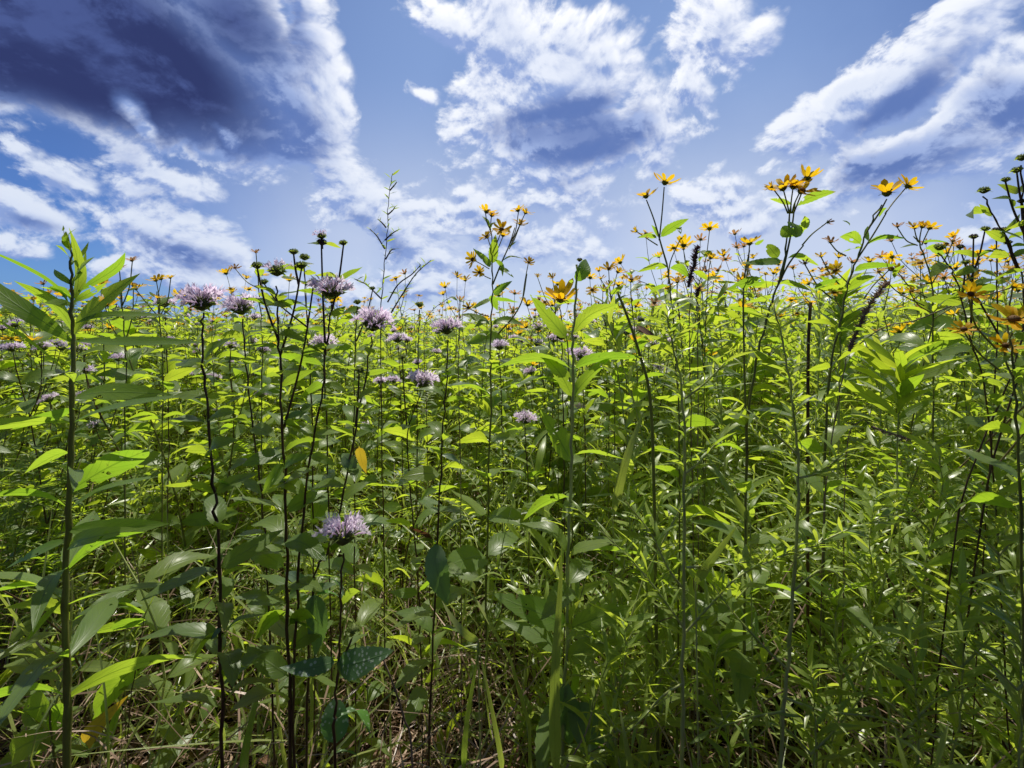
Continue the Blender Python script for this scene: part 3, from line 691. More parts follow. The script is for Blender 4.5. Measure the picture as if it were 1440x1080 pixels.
h = sunfl('bushy sunflower with flat clusters of small fading blooms at the right skyline', .85, [(1286, 332), (1296, 350), (1310, 400), (1312, 500), (1310, 900)], .002,
      [(1262, 320, 8, (1290, 345), (-.2, -.3, 1), 8, .7, 1), (1286, 322, 12, (1292, 340), (-.2, -.4, 1), 10, .5), (1296, 321, 11, (1294, 345), (.1, -.5, 1), 10, .5), (1306, 323, 12, (1296, 345), (.3, -.3, 1), 9, .5), (1262, 382, 11, (1306, 420), (-.3, -.6, .8), 9, .4),
       (1280, 412, 10, (1310, 440), (0, -.6, .8), 9, .4), (1236, 384, 9, (1300, 430), (-.3, -.4, .9), 8, .4), (1340, 340, 7, (1310, 400), (.3, 0, 1), 7, .7, 1), (1318, 424, 9, (1312, 450), (.3, -.5, .8), 8, .4)],
      [((1296, 342), (1336, 338), .3), ((1300, 350), (1328, 362), .4), ((1290, 345), (1262, 345), .25), ((1306, 380), (1338, 370), .4), ((1308, 400), (1278, 396), .4), ((1310, 420), (1342, 424), .4)], (440, 600, 60, 40, .4, 'ov', 'leaf'))
h = sunfl('near sunflower with glowing orange blooms low at the right edge', .55, [(1420, 468), (1425, 520), (1432, 640), (1440, 900), (1444, 1080)], .0024,
      [(1424, 455, 26, None, (-.3, -.5, .8), 12, .3), (1362, 416, 15, (1400, 490), (-.2, -.8, .5), 11, .4), (1355, 466, 15, (1405, 520), (-.4, -.5, .8), 11, .3), (1424, 405, 13, (1428, 500), (.2, -.5, .8), 10, .4), (1412, 488, 16, (1424, 530), (-.3, -.7, .5), 10, .4)],
      [((1424, 500), (1380, 520), .35), ((1426, 520), (1470, 500), .35)], (540, 760, 60, 60, .4, 'ov', 'leaf'))
# small skyline blooms between the big ones
LBL = ['small yellow bloom with a short stalk just left of the purple seed spike', 'pair of small yellow blooms open sideways between the centre bloom and the twin blooms', 'bright yellow bloom low at the skyline below the twin blooms',
       'pale orange bloom on a long thin stalk right of the purple seed spike', 'small yellow blooms beside the centre bud at the skyline', 'reddish fading bloom at the far left skyline behind the lance leaves',
       'fading orange blooms over small leaves behind the left lance-leaved plant', 'lone reddish bloom on a bare stalk left of the green buds', 'two yellow blooms tucked low behind the purple seed spike', 'small yellow bloom just above the centre bloom']
SP = [([(952, 398, 11), (940, 405, 8)], 1.0), ([(856, 380, 11), (868, 384, 11)], 1.0), ([(887, 397, 13), (845, 393, 7)], 1.0), ([(999, 364, 11)], 1.1), ([(848, 410, 10), (856, 402, 8)], 1.1),
      ([(168, 380, 9), (186, 368, 9)], .9), ([(220, 396, 10), (240, 392, 7), (192, 408, 9), (222, 420, 8)], 1.0), ([(360, 356, 7), (331, 378, 7)], 1.0), ([(981, 410, 11), (962, 392, 10)], 1.1), ([(777, 391, 7), (756, 390, 6)], 1.2)]
for i, (hd, Y) in enumerate(SP):
    x0 = hd[0][0]; y0 = hd[0][1]; fd = i in (5, 6, 7)
    pts = [(x0, y0+14), (x0+4, y0+50), (x0+9, y0+130), (x0+8, y0+230)] if len(hd) > 1 else [(x0, y0+3), (x0-5, y0+50), (x0-8, y0+130), (x0-8, y0+230)]
    h = sunfl(LBL[i], Y, pts, .0015, [(x, y, r, (pts[1][0], pts[1][1]) if len(hd) > 1 else None, (rnd.uniform(-.4, .4), rnd.uniform(-.7, -.1), .9), 9, .45)+((1,) if fd and y < 390 else ()) for (x, y, r) in hd], (), (y0+34, y0+200, 34, 30, .42, 'ov', 'leaf'))


def goldenrod(label, Y, main, r0, branches=(), rng=(500, 1000), Lpx=46, wr=.12, n=60, mat='stem_green', name='goldenrod', r1=.001, sparse=1.0, lm='narrow'):
    h = Hero(name, label, 'wild plant', Y, main, r0, r1, mat)
    def clothe(path, cnt, Lp, upb, w):
        path = np.asarray(path)
        for k in range(cnt):
            t = (k+.5)/cnt*(len(path)-1); i = min(int(t), len(path)-2); p = path[i]+(path[i+1]-path[i])*(t-i)
            T = path[i+1]-path[i]; T = T/np.linalg.norm(T); a = k*2.4+rnd.uniform(-.4, .4)
            d = np.array([math.cos(a), math.sin(a)*.9, rnd.uniform(-.1, .3)])+T*upb; d /= np.linalg.norm(d); L_ = Lp*rnd.uniform(.6, 1.15)/F*Y
            h.leafobj(p, p+d*L_, w*rnd.uniform(.8, 1.3), 'la', lm, None, rnd.uniform(-1.1, .8))
    z0 = H+(HY-rng[1])/F*Y; z1 = H+(HY-rng[0])/F*Y
    seg = h.path[(h.path[:, 2] > z0) & (h.path[:, 2] <= z1+.02)]
    if len(seg) > 2: clothe(seg, n, Lpx, .5, wr)
    for br in branches:
        pts = [h.P(*q) for q in br[0]]; sp = smooth_path(pts, 8); g = G(); tube(g, sp, .0017, .0008, 6); h.part('branch', g, [mat]); clothe(sp[2:], int(br[1]*1.25), (br[2] if len(br) > 2 else 26)*(1.55 if name == 'goldenrod' else 1), .75, .135)
    return h


goldenrod('tall pale hairy goldenrod stem right of centre with leafy side branches below', .6,
          [(938, 440), (945, 480), (958, 540), (963, 640), (962, 800), (960, 940), (958, 1080)], .0036,
          [([(963, 885), (938, 850), (890, 790), (812, 716)], 34), ([(963, 830), (940, 800), (915, 750), (880, 705)], 20), ([(965, 888), (1000, 850), (1040, 810), (1100, 782), (1140, 768)], 30), ([(965, 798), (1000, 795), (1060, 790)], 18, 22),
           ([(965, 665), (985, 648), (1010, 620)], 10), ([(962, 960), (930, 980), (880, 1030), (850, 1000)], 16), ([(963, 560), (990, 540), (1020, 510)], 9)], (440, 760), 46, .13, 56)
goldenrod('second tall pale goldenrod stem, its side shoots spreading right over the grass', .6,
          [(1088, 430), (1100, 480), (1114, 560), (1122, 640), (1120, 760), (1110, 900), (1098, 1080)], .0036,
          [([(1122, 785), (1160, 760), (1200, 742), (1240, 730)], 20), ([(1124, 672), (1150, 665), (1185, 640)], 14, 30), ([(1106, 940), (1070, 905), (1030, 860), (1000, 820)], 20), ([(1116, 830), (1160, 800), (1200, 830)], 12),
           ([(1122, 640), (1095, 615), (1060, 590)], 12), ([(1100, 980), (1160, 1000), (1240, 1010), (1330, 1040)], 26), ([(1104, 1000), (1050, 1010), (990, 1030)], 18)], (440, 740), 44, .13, 52)
goldenrod('leafy plant with a fan of broad lance leaves in full light at the right', .8, [(1266, 515), (1264, 560), (1262, 640), (1266, 800), (1268, 1000)], .0030, (), (505, 600), 92, .19, 24, lm='leaf')
goldenrod('tall narrow-leaved goldenrod top below the leaning sunflower', .85, [(1183, 405), (1182, 440), (1180, 520), (1178, 800)], .0026, (), (400, 560), 52, .18, 44, lm='leaf')
for i, (x, yt, Y, ln) in enumerate([(1320, 640, .75, 40), (1405, 660, .7, 44), (1230, 700, .8, 40), (1050, 690, .8, 36), (880, 660, .85, 40), (1180, 830, .68, 40), (1350, 820, .66, 44), (1010, 900, .66, 40), (1430, 850, .62, 44), (880, 870, .66, 38), (1280, 900, .62, 44), (1140, 940, .62, 36)]):
    nm = ['with its tip near the feathery seed stalk', 'close to the right edge, mid height', 'left of the leaning dead stalks', 'between the two tall pale stems', 'right of the broad glowing leaf', 'below the right-hand shoots of the second pale stem',
          'low right, leaning over dark soil', 'at the foot of the first tall pale stem, to its right', 'in the lower right corner area against the frame', 'left of the foot of the first tall pale stem', 'bottom right between grass blades', 'at the foot of the second tall pale stem'][i]
    goldenrod('bushy narrow-leaved goldenrod shoot '+nm, Y, [(x, yt), (x+rnd.uniform(-8, 8), yt+60), (x+rnd.uniform(-25, 25), yt+160), (x+rnd.uniform(-30, 30), yt+300)], .0022,
              [([(x, yt+120), (x+s*35, yt+85), (x+s*80, yt+50+rnd.uniform(-20, 30))], 14) for s in (-1, 1)], (yt, yt+260), ln*1.6, .15, 40)
# slender aster silhouette
h = goldenrod('slender leafless-looking aster spire with dark twiggy side shoots, highest thing left of centre', .9, [(552, 244), (547, 275), (545, 320), (540, 380), (536, 440), (536, 560), (540, 800)], .0020,
              [([(541, 350), (530, 332), (520, 322)], 7, 11), ([(541, 338), (552, 328), (562, 322)], 7, 11), ([(545, 302), (552, 296), (556, 290)], 5, 9), ([(543, 320), (536, 312), (531, 308)], 5, 9), ([(548, 268), (555, 260), (558, 256)], 4, 8),
               ([(550, 440), (565, 415), (585, 385), (606, 366)], 16, 13), ([(545, 425), (560, 400), (580, 385), (592, 372)], 8, 10), ([(536, 420), (515, 400), (498, 392)], 8, 14), ([(542, 365), (550, 352), (556, 350)], 5, 10)], (240, 430), 13, .2, 22, 'stem_dark', 'aster', .0008, lm='leaf_dark')
h = goldenrod('low arching aster shoot with dark twiggy tip just left of the centre skyline', .95, [(634, 418), (618, 428), (602, 445), (596, 480), (600, 600), (604, 800)], .0014, (), (415, 470), 12, .2, 14, 'stem_dark', 'aster', .0007, lm='leaf_dark')


def spike(label, Y, stem, sp, rpx, mat, n=90, r0=.0014):
    h = Hero('grass_seed_spike', label, 'seed head', Y, stem, r0, .0009, 'stem_straw')
    path = smooth_path([h.P(*q) for q in sp], 10); g = G(); r = rpx/F*Y; rr_ = np.random.RandomState(n)
    tube(g, path, r*.35, r*.15, 6)
    tt = (np.arange(n)+.5)/n; lum = .65+.35*np.abs(np.sin(tt*PI*len(sp)*1.6)); idx = tt*(len(path)-1); i0 = np.minimum(idx.astype(int), len(path)-2)
    P = path[i0]+(path[i0+1]-path[i0])*(idx-i0)[:, None]; T = path[i0+1]-path[i0]; T /= np.linalg.norm(T, axis=1, keepdims=True); a = np.arange(n)*2.4
    X = T*.8+np.stack([np.cos(a), np.sin(a), 0*a], 1)
    instances(g, T_OVm[0], X, T+rr_.randn(n, 3)*.3, P, r*1.5*lum*rr_.uniform(.7, 1.2, n), r*.7*lum, 0)
    instances(g, T_LAm[0], X, T+rr_.randn(n, 3)*.3, P, r*2.0*lum*rr_.uniform(.7, 1.2, n), r*.25*lum, 0)
    h.part('seed_head', g, [mat]); return h


spike('dark purple grass seed spike standing upright right of centre', .8, [(972, 400), (970, 470), (972, 600), (976, 900)], [(968, 404), (971, 388), (976, 372), (977, 362), (981, 348)], 5.6, 'purple', 110)
spike('short purple seed knob on a thin stalk below the upright purple spike', .9, [(980, 420), (981, 480), (982, 700)], [(979, 418), (981, 412), (982, 406)], 5, 'purple', 40)
spike('long fuzzy brown grass spike drooping down to the left at the right side', .7, [(1190, 505), (1180, 560), (1160, 700), (1150, 1040)], [(1194, 494), (1203, 470), (1214, 446), (1226, 424), (1246, 398)], 6, 'brownseed', 150)
spike('pale fluffy seed stalk lying almost level among the green stems at the right', .8, [(1226, 600), (1210, 592), (1190, 640), (1185, 900)], [(1226, 600), (1245, 607), (1262, 612), (1275, 617)], 5, 'brownseed', 60)
spike('very thin dry grass spike against pale sky at the centre', .9, [(646, 470), (645, 520), (648, 700)], [(646, 466), (646, 440), (646, 418)], 2, 'brownseed', 40)


def stalk(label, Y, pts, r0, r1, mat='stem_straw', name='dead_stalk'):
    P = [W(p[0], p[1], Y+(p[2] if len(p) > 2 else 0)) for p in pts]; e = P[-1].copy(); d = P[-1]-P[-2]; gg = float(gz(e[0], e[1]))
    e2 = np.array([e[0]+d[0]*.3, e[1], gg-.01]); p = Plant(name, label, 'dead stalk' if mat != 'stem_green' else 'stalk', (e2[0], e2[1], gg)); g = G(); path = smooth_path(P+[e2], 7)
    tube(g, path, r1, r0, 6); p.part('stem', g, [mat]); return p


p = stalk('dead grey stalk leaning left with a curled dry leaf, right of the centre bloom', .75, [(868, 410), (884, 450), (900, 500), (914, 560), (920, 700), (925, 1050)], .003, .002, 'stem_brown')
for a, b, w in [((895, 458), (925, 478), .3), ((893, 462), (915, 472), .25)]: p.leafobj(W(*a, .75), W(*b, .74), w, 'la', 'dead', None, .9)
stalk('long dry straw slanting up to the right edge across the green leaves', .6, [(1456, 394), (1300, 446, .25), (1180, 512, .55), (1040, 690, 1.6)], .0018, .0009)
stalk('straight dead twig slanting from the right edge down to the left, upper of two', .62, [(1456, 556), (1290, 715, .5), (1200, 800, 1.14)], .0024, .0012)
stalk('straight dead twig slanting from the right edge down to the left, lower of two', .66, [(1456, 590), (1370, 695, .35), (1250, 850, .86)], .0022, .0012)
stalk('dark dead stalk standing upright beneath the leaning sunflower', .9, [(1140, 425), (1137, 480), (1136, 600), (1136, 880)], .003, .003, 'stem_dark')
stalk('dark maroon stalk crossing behind the dead twigs at the right edge', .7, [(1446, 490), (1410, 600), (1382, 720), (1340, 1050)], .0018, .0013, 'stem_dark')
stalk('pale curving grass stalk at the bottom centre', .6, [(538, 925), (552, 960), (568, 1010), (580, 1080)], .0016, .0010)


def blade(label, Y, a, b, w, k=0, f=1.2):
    """one broad grass blade growing from the ground through two image points"""
    A = W(*a, Y); Bp = W(*b, Y); p = Plant('grass_plant', label, 'grass_plant', (A[0], A[1], float(gz(A[0], A[1]))))
    if A[2] > p.base[2]+.06:
        g = G(); tube(g, smooth_path([p.base, (p.base+A)/2+[.004, 0, 0], A], 4), .0012, .001, 5); p.part('sheath', g, ['stem_green'])
    p.leafobj(A, Bp, w, 'bl', 'grass', k, f); return p


blade('broad upright grass blade in front of the stout plant at the bottom centre', .6, (782, 1085), (785, 765), .055, 0)
blade('broad grass blade bent down to the lower right across the open middle', .7, (1055, 735), (985, 630), .10, 0)
blade('thin glowing grass blade arching up right of the stout plant', .8, (862, 720), (905, 578), .12, 4)
blade('bright green grass blade pointing up right beside the first pale stem', .6, (978, 818), (1035, 738), .14, 0)
blade('dull green grass blade slanting steeply at the lower right', .65, (1290, 990), (1230, 895), .13, 0)
blade('blue-green grass blade folding over left of the bottom centre', .62, (672, 900), (620, 845), .18, 2)
blade('long grey-green blade rising from the bottom, left of centre', .62, (652, 1085), (672, 900), .05, 0)
blade('long grey-green blade leaning left from the bottom, right of its twin', .62, (706, 1085), (668, 905), .05, 1)
blade('wide pale blade at the foot of the first pale stem', .6, (885, 1085), (868, 985), .12, 2)
blade('long upright blade among the dark leaves at the bottom left', .64, (345, 1085), (372, 930), .09, 1)
#HEROES_END

# ------------------------------------------------------------------ crowd plants
def stem_path(h, lean, wob=.02, n=7):
    a = rnd.random()*6; t = np.linspace(0, 1, n)
    return np.stack([lean*math.cos(a)*t**1.5*h+wob*np.sin(t*5+a), lean*math.sin(a)*t**1.5*h+wob*np.cos(t*4+a)-wob*math.cos(a), t*h], 1)


def proto_sunflower(near, seed):
    rnd.seed(seed)
    p = Plant('wild_sunflower', '', 'wildflower', (0, 0, 0))
    path = stem_path(.86, .08); g = G(); tube(g, path, .0028, .0015, 5)
    fo = G(); heads = []
    def lf(pos, a, L_, up):
        d = np.array([math.cos(a), math.sin(a), up]); d /= np.linalg.norm(d); wr = rnd.uniform(.34, .46)
        if near: p.leafobj(pos, pos+d*L_, wr, 'ov' if near == 2 else 'ovm', 'leaf', None, rnd.uniform(-1.0, .4))
        else: inst1(fo, T_OVm[rnd.randrange(4)], d, (rnd.gauss(0, .3), rnd.gauss(.1, .4), 1), pos, L_, L_*wr, 0)
    a = rnd.random()*3; z = .28
    while z < .84:
        i = np.interp(z, path[:, 2], range(len(path))); q = path[int(i)]+(path[min(int(i)+1, 6)]-path[int(i)])*(i-int(i))
        for s_ in (0, PI): lf(q, a+s_+rnd.uniform(-.3, .3), rnd.uniform(.085, .15), rnd.uniform(-.35, .35))
        a += PI/2; z += rnd.uniform(.065, .095)
    nb = rnd.randint(2, 4); top = path[-1]
    for k in range(nb):
        b = top if k < 2 else path[-2]; an = rnd.random()*6.3; sp = rnd.uniform(.03, .12)
        e = b+np.array([sp*math.cos(an), sp*math.sin(an), rnd.uniform(.08, .18)])
        mid = (b+e)/2+[sp*.25*math.cos(an), sp*.25*math.sin(an), 0]
        tube(g, smooth_path([b, mid, e], 3), .0013, .0009, 4)
        for s_ in (0, PI): lf(mid, an+s_+1, rnd.uniform(.025, .06), .3)
        heads.append(e)
    p.part('stem', g, ['stem_brown'])
    if not near: p.part('foliage', fo, ['leaf'])
    for e in heads:
        p.sunhead(e, (rnd.uniform(-.5, .5), rnd.uniform(-.5, .4), 1), rnd.uniform(.024, .033), up=.3, faded=rnd.random() < .18, hero=False)
    return p.root


def proto_bergamot(near, seed):
    rnd.seed(seed)
    p = Plant('wild_bergamot', '', 'wildflower', (0, 0, 0))
    path = stem_path(.82, .08); g = G(); tube(g, path, .0024, .0014, 5); fo = G()
    def lf(pos, a, L_, up):
        d = np.array([math.cos(a), math.sin(a), up]); d /= np.linalg.norm(d); wr = rnd.uniform(.36, .48)
        if near: p.leafobj(pos, pos+d*L_, wr, 'ov' if near == 2 else 'ovm', 'leaf_dark', None, rnd.uniform(-1.0, .4))
        else: inst1(fo, T_OVm[rnd.randrange(4)], d, (rnd.gauss(0, .3), rnd.gauss(.1, .4), 1), pos, L_, L_*wr, 0)
    a = rnd.random()*3; z = .2
    while z < .8:
        i = np.interp(z, path[:, 2], range(len(path))); q = path[int(i)]+(path[min(int(i)+1, 6)]-path[int(i)])*(i-int(i))
        for s_ in (0, PI): lf(q, a+s_+rnd.uniform(-.3, .3), rnd.uniform(.06, .105), rnd.uniform(-.4, .3))
        a += PI/2; z += rnd.uniform(.045, .07)
    ends = [path[-1]+[0, 0, .05]]; tube(g, [path[-1], ends[0]], .0014, .001, 4)
    for k in range(rnd.randint(1, 3)):
        b = path[-2] if k else path[-3]; an = rnd.random()*6.3; e = b+np.array([.07*math.cos(an), .07*math.sin(an), rnd.uniform(.14, .22)])
        mid = (b+e)/2+[.015*math.cos(an), .015*math.sin(an), -.01]; tube(g, smooth_path([b, mid, e], 3), .0014, .001, 4); ends.append(e)
        for s_ in (0, PI): lf(mid, an+s_+1, rnd.uniform(.03, .05), .2)
    p.part('stem', g, ['stem_dark'])
    if not near: p.part('foliage', fo, ['leaf_dark'])
    for e in ends:
        st = rnd.choice(['open', 'open', 'part', 'bud', 'bud']); p.berghead(e, (rnd.uniform(-.3, .3), rnd.uniform(-.3, .3), 1), .021 if st != 'bud' else .014, st)
    return p.root


def proto_goldenrod(near, seed):
    rnd.seed(seed); r_ = np.random.RandomState(seed)
    p = Plant('goldenrod', '', 'wild plant', (0, 0, 0))
    path = stem_path(.95, .12); g = G(); tube(g, path, .0028, .001, 5); p.part('stem', g, ['stem_green'])
    fo = G(); wide = rnd.uniform(.09, .2)
    n = 50; t = np.linspace(.12, 1, n); a = np.arange(n)*2.399
    P = np.stack([np.interp(t, np.linspace(0, 1, 7), path[:, i]) for i in range(3)], 1)
    up = .25+.9*t**4+r_.uniform(-.3, .3, n)
    X = np.stack([np.cos(a), np.sin(a), up], 1); Ls = r_.uniform(.07, .12, n)*(1.15-.5*t)
    for k in range(4):
        m = np.arange(n) % 4 == k
        instances(fo, T_LAm[k], X[m], np.tile([0, 0, 1.], (m.sum(), 1))+r_.randn(m.sum(), 3)*.2, P[m], Ls[m], Ls[m]*wide, 0, r_.rand(m.sum()))
    for b in range(rnd.randint(0, 4)):      # side shoots
        q = P[rnd.randint(8, 40)]; an = rnd.random()*6.3; e = q+np.array([.13*math.cos(an), .13*math.sin(an), .09])
        sp = smooth_path([q, (q+e)/2-[0, 0, .01], e], 6); g2 = G(); tube(g2, sp, .0013, .0006, 4); p.part('branch', g2, ['stem_green'])
        m = 26; tt = np.linspace(.15, 1, m); PP = np.stack([np.interp(tt, np.linspace(0, 1, len(sp)), sp[:, i]) for i in range(3)], 1)
        dd = (e-q)/np.linalg.norm(e-q); XX = dd+np.stack([np.cos(np.arange(m)*2.4), np.sin(np.arange(m)*2.4), .4+0*tt], 1)*.9
        instances(fo, T_LAm[b], XX, np.tile([0, 0, 1.], (m, 1)), PP, r_.uniform(.02, .045, m), np.full(m, .006), 0, r_.rand(m))
    p.part('foliage', fo, ['narrow'])
    return p.root


def pinnate(L_, n, r_):
    g = G(); t = np.linspace(0, 1, 7)
    path = np.stack([t*L_, 0*t, .25*L_*np.sin(t*2.2)], 1); tube(g, path, .0008, .0004, 4, 1)
    tt = np.repeat(np.linspace(.15, 1, n), 2); s_ = np.tile([1, -1], n)
    P = np.stack([np.interp(tt, t, path[:, i]) for i in range(3)], 1)
    X = np.stack([np.full(2*n, .25), s_, .15+0*tt], 1)+r_.randn(2*n, 3)*.08
    instances(g, T_LAf[0], X, np.tile([0, 0, 1.], (2*n, 1)), P, L_*.2*(1.1-.6*abs(tt-.45)), np.full(2*n, L_*.06), 0, r_.rand(2*n)*.3)
    return g


def proto_fern(near, seed):
    rnd.seed(seed); r_ = np.random.RandomState(seed)
    p = Plant('partridge_pea', '', 'wild plant', (0, 0, 0))
    path = stem_path(.42, .3); g = G(); tube(g, path, .0018, .0008, 5); p.part('stem', g, ['stem_brown'])
    fo = G()
    for k in range(14):
        t = .25+.75*k/13; P = np.array([np.interp(t, np.linspace(0, 1, 7), path[:, i]) for i in range(3)]); a = k*2.4+rnd.random()
        s = pinnate(rnd.uniform(.07, .12), 9, r_); V = np.concatenate(s.V); el = rnd.uniform(.1, .7)
        R = np.array(Matrix.Rotation(a, 3, 'Z') @ Matrix.Rotation(-el, 3, 'Y'))
        fo.add(V@R.T+P, np.concatenate(s.Fc), np.concatenate(s.mi), np.concatenate(s.uv), np.concatenate(s.ti))
    p.part('foliage', fo, ['leaf', 'stem_green'])
    return p.root


def proto_seedling(near, seed):
    rnd.seed(seed)
    p = Plant('broad_leaved_seedling', '', 'wild plant', (0, 0, 0))
    path = stem_path(.38, .25); g = G(); tube(g, path, .0018, .0009, 5); p.part('stem', g, ['stem_green' if seed % 2 else 'stem_dark'])
    a = rnd.random()*3; z = .12; mat = 'leaf' if seed % 3 else 'leaf_dark'; fam = 'ov' if seed % 2 else 'la'
    while z < .39:
        i = min(int(z/.38*6), 6)
        for s_ in (0, PI):
            L_ = rnd.uniform(.045, .085); an = a+s_; d = np.array([math.cos(an), math.sin(an), rnd.uniform(-.2, .6)]); d /= np.linalg.norm(d)
            p.leafobj(path[i], path[i]+d*L_, rnd.uniform(.3, .5) if fam == 'ov' else .25, fam, mat, None, rnd.uniform(-.9, .5))
        a += PI/2; z += .055
    return p.root


def copy_tree(o, parent=None):
    c = o.copy(); COL.objects.link(c)
    if parent is not None: c.parent = parent
    for ch in o.children: copy_tree(ch, c)
    return c


used_spots = []


def spot(Y0, Y1, pw=1.0, pxr=(-140, 1580), mind=.04):
    for _ in range(60):
        u = rnd.random(); Y = (Y0**pw+(Y1**pw-Y0**pw)*u)**(1/pw)
        px = rnd.uniform(*pxr); x = (px-720)/F*Y
        if all((x-a)**2+(Y-b)**2 > mind**2 for a, b in used_spots): break
    used_spots.append((x, Y)); return px, x, Y


def crowd(makers, n, Y0, Y1, nearY, toppx, nomh, label, group, smin, smax, pxr=(-140, 1580), pw=1.3, lo=None):
    pools = {}; cnt = 0
    for k in range(n):
        rnd.seed(hash((nomh, k, n)) & 0xffff)
        px, x, Y = spot(Y0, Y1, pw, pxr)
        pool = 1 if Y < nearY else 0
        if pool not in pools:
            st = rnd.getstate(); pools[pool] = [makers(pool, 100*pool+i+n) for i in range(5)]; pools[str(pool)] = 0; rnd.setstate(st)
        j = pools[str(pool)]; pools[str(pool)] += 1
        proto = pools[pool][j % 5]
        o = proto if j < 5 else copy_tree(proto)
        g0 = float(gz(x, Y)); tp = toppx(px, Y)
        s_ = (H+(HY-tp)/F*Y-g0)/nomh; s_ = min(max(s_, smin), smax)*rnd.uniform(.97, 1.03)
        o.location = (x, Y, g0); o.scale = (s_*rnd.uniform(.9, 1.1), s_*rnd.uniform(.9, 1.1), s_); o.rotation_euler = (rnd.gauss(0, .085), rnd.gauss(0, .085), rnd.random()*6.28)
        tag(o, label[pool] if isinstance(label, (list, tuple)) else label, 'wildflower' if 'yellow' in group or 'bergamot' in group else 'wild plant', group)
    for key in (0, 1):      # drop unused prototypes
        if key in pools:
            for i in range(pools[str(key)], 5):
                r = pools[key][i]
                for c in list(r.children_recursive): bpy.data.objects.remove(c)
                bpy.data.objects.remove(r)


def top_sun(px, Y):
    t = min(max((px-820)/120, 0), 1); q = rnd.random()
    cl = .5+.5*math.sin(px*.021+1.3)*math.cos(px*.047+Y)
    return 452-24*t-16*cl-(40*t+26)*q**1.6-(10+24*cl if Y < 2.6 else 6*cl)


def proto_shoot(near, seed):
    rnd.seed(seed); r_ = np.random.RandomState(seed)
    p = Plant('goldenrod', '', 'wild plant', (0, 0, 0))
    path = stem_path(.5, .35); g = G(); tube(g, path, .0022, .0009, 5); p.part('stem', g, ['stem_green'])
    def dress(fo, sp, m, lo, hi, w, out):
        tt = np.linspace(.12, 1, m); PP = np.stack([np.interp(tt, np.linspace(0, 1, len(sp)), sp[:, i]) for i in range(3)], 1)
        T = np.gradient(sp, axis=0); T = np.stack([np.interp(tt, np.linspace(0, 1, len(sp)), T[:, i]) for i in range(3)], 1); T /= np.linalg.norm(T, axis=1, keepdims=True)
        an = np.arange(m)*2.4+seed; X = T*.7+np.stack([np.cos(an), np.sin(an), .1+r_.randn(m)*.2], 1)*out
        Ls = r_.uniform(lo, hi, m)*(1.1-.35*tt)
        for k in range(4):
            q = np.arange(m) % 4 == k
            instances(fo, T_LAm[k], X[q], np.tile([0, 0, 1.], (q.sum(), 1))+r_.randn(q.sum(), 3)*.3, PP[q], Ls[q], Ls[q]*w, 0, r_.rand(q.sum()))
    fo = G(); w = rnd.uniform(.11, .18); dress(fo, path, 30, .06, .12, w, 1.0)
    for b in range(rnd.randint(3, 6)):
        i = rnd.uniform(1.2, 5); q = path[int(i)]; an = rnd.random()*6.3; r = rnd.uniform(.1, .2); e = q+np.array([r*math.cos(an), r*math.sin(an), rnd.uniform(.04, .14)])
        sp = smooth_path([q, (q+e)/2-[0, 0, .01], e], 6); g2 = G(); tube(g2, sp, .0014, .0006, 4); p.part('branch', g2, ['stem_green']); dress(fo, sp, 13, .04, .075, .17, .9)
    p.part('foliage', fo, ['narrow'])
    return p.root


crowd(proto_sunflower, 300, 1.3, 6.0, 2.0, top_sun, 1.0,
      ['small yellow wild sunflower in the distant crowd at the skyline', 'leafy yellow wild sunflower in the row behind the front plants'], 'yellow wild sunflowers in the crowd', .8, 1.6, pw=1.0)
crowd(proto_bergamot, 90, 1.25, 3.6, 1.9, lambda px, Y: rnd.uniform(445, 540) if Y < 1.9 else rnd.uniform(435, 480), .9,
      ['small lavender wild bergamot back among the green stems', 'lavender wild bergamot with dark stem behind the front row'], 'lavender bergamot plants in the crowd', .5, 1.3, pxr=(-100, 1000))
crowd(proto_goldenrod, 170, 1.3, 4.5, 1.6, lambda px, Y: rnd.uniform(460, 600) if Y < 1.8 else rnd.uniform(435, 500), .97,
      'green goldenrod stem with narrow leaves and no flowers in the crowd', 'green goldenrod stems in the crowd', .45, 1.2, pw=1.1)
crowd(proto_goldenrod, 34, 1.0, 1.9, 2.5, lambda px, Y: rnd.uniform(398, 450), .97,
      'tall leafy goldenrod reaching up among the sunflowers on the right', 'tall goldenrod stems on the right', .8, 1.25, pxr=(860, 1560))
crowd(proto_shoot, 56, .72, 1.5, 1.6, lambda px, Y: rnd.uniform(600, 900), .52,
      'short bushy goldenrod shoot among the grass toward the right', 'short goldenrod shoots on the right', .5, 1.3, pxr=(800, 1560))
crowd(proto_shoot, 22, .85, 1.7, 1.7, lambda px, Y: rnd.uniform(680, 940), .52,
      'short bushy goldenrod shoot in the shade toward the left', 'short goldenrod shoots on the left', .4, 1.0, pxr=(-100, 800))
crowd(proto_fern, 60, 1.1, 2.6, 1.6, lambda px, Y: rnd.uniform(540, 740), .45,
      'low partridge pea with feathery leaflets under the tall stems', 'feathery partridge pea plants', .7, 1.6)
crowd(proto_seedling, 130, .74, 2.2, 1.6, lambda px, Y: rnd.uniform(600, 980), .42,
      'low broad-leaved seedling in the shade of the tall stems', 'broad-leaved seedlings low in the meadow', .45, 1.45)

# ------------------------------------------------------------------ stuff: grass, straw litter, far meadow
def stuff(name, g, mats, label, cat):
    o = bpy.data.objects.new(name, g.mesh(name, mats)); link(o); tag(o, label, cat, kind='stuff'); return o


def field(n, Y0, Y1, pw):
    Y = (Y0**pw+(Y1**pw-Y0**pw)*rs.rand(n))**(1/pw); x = rs.uniform(-1.35, 1.35, n)*Y+rs.uniform(-.2, .2, n)
    return x, Y


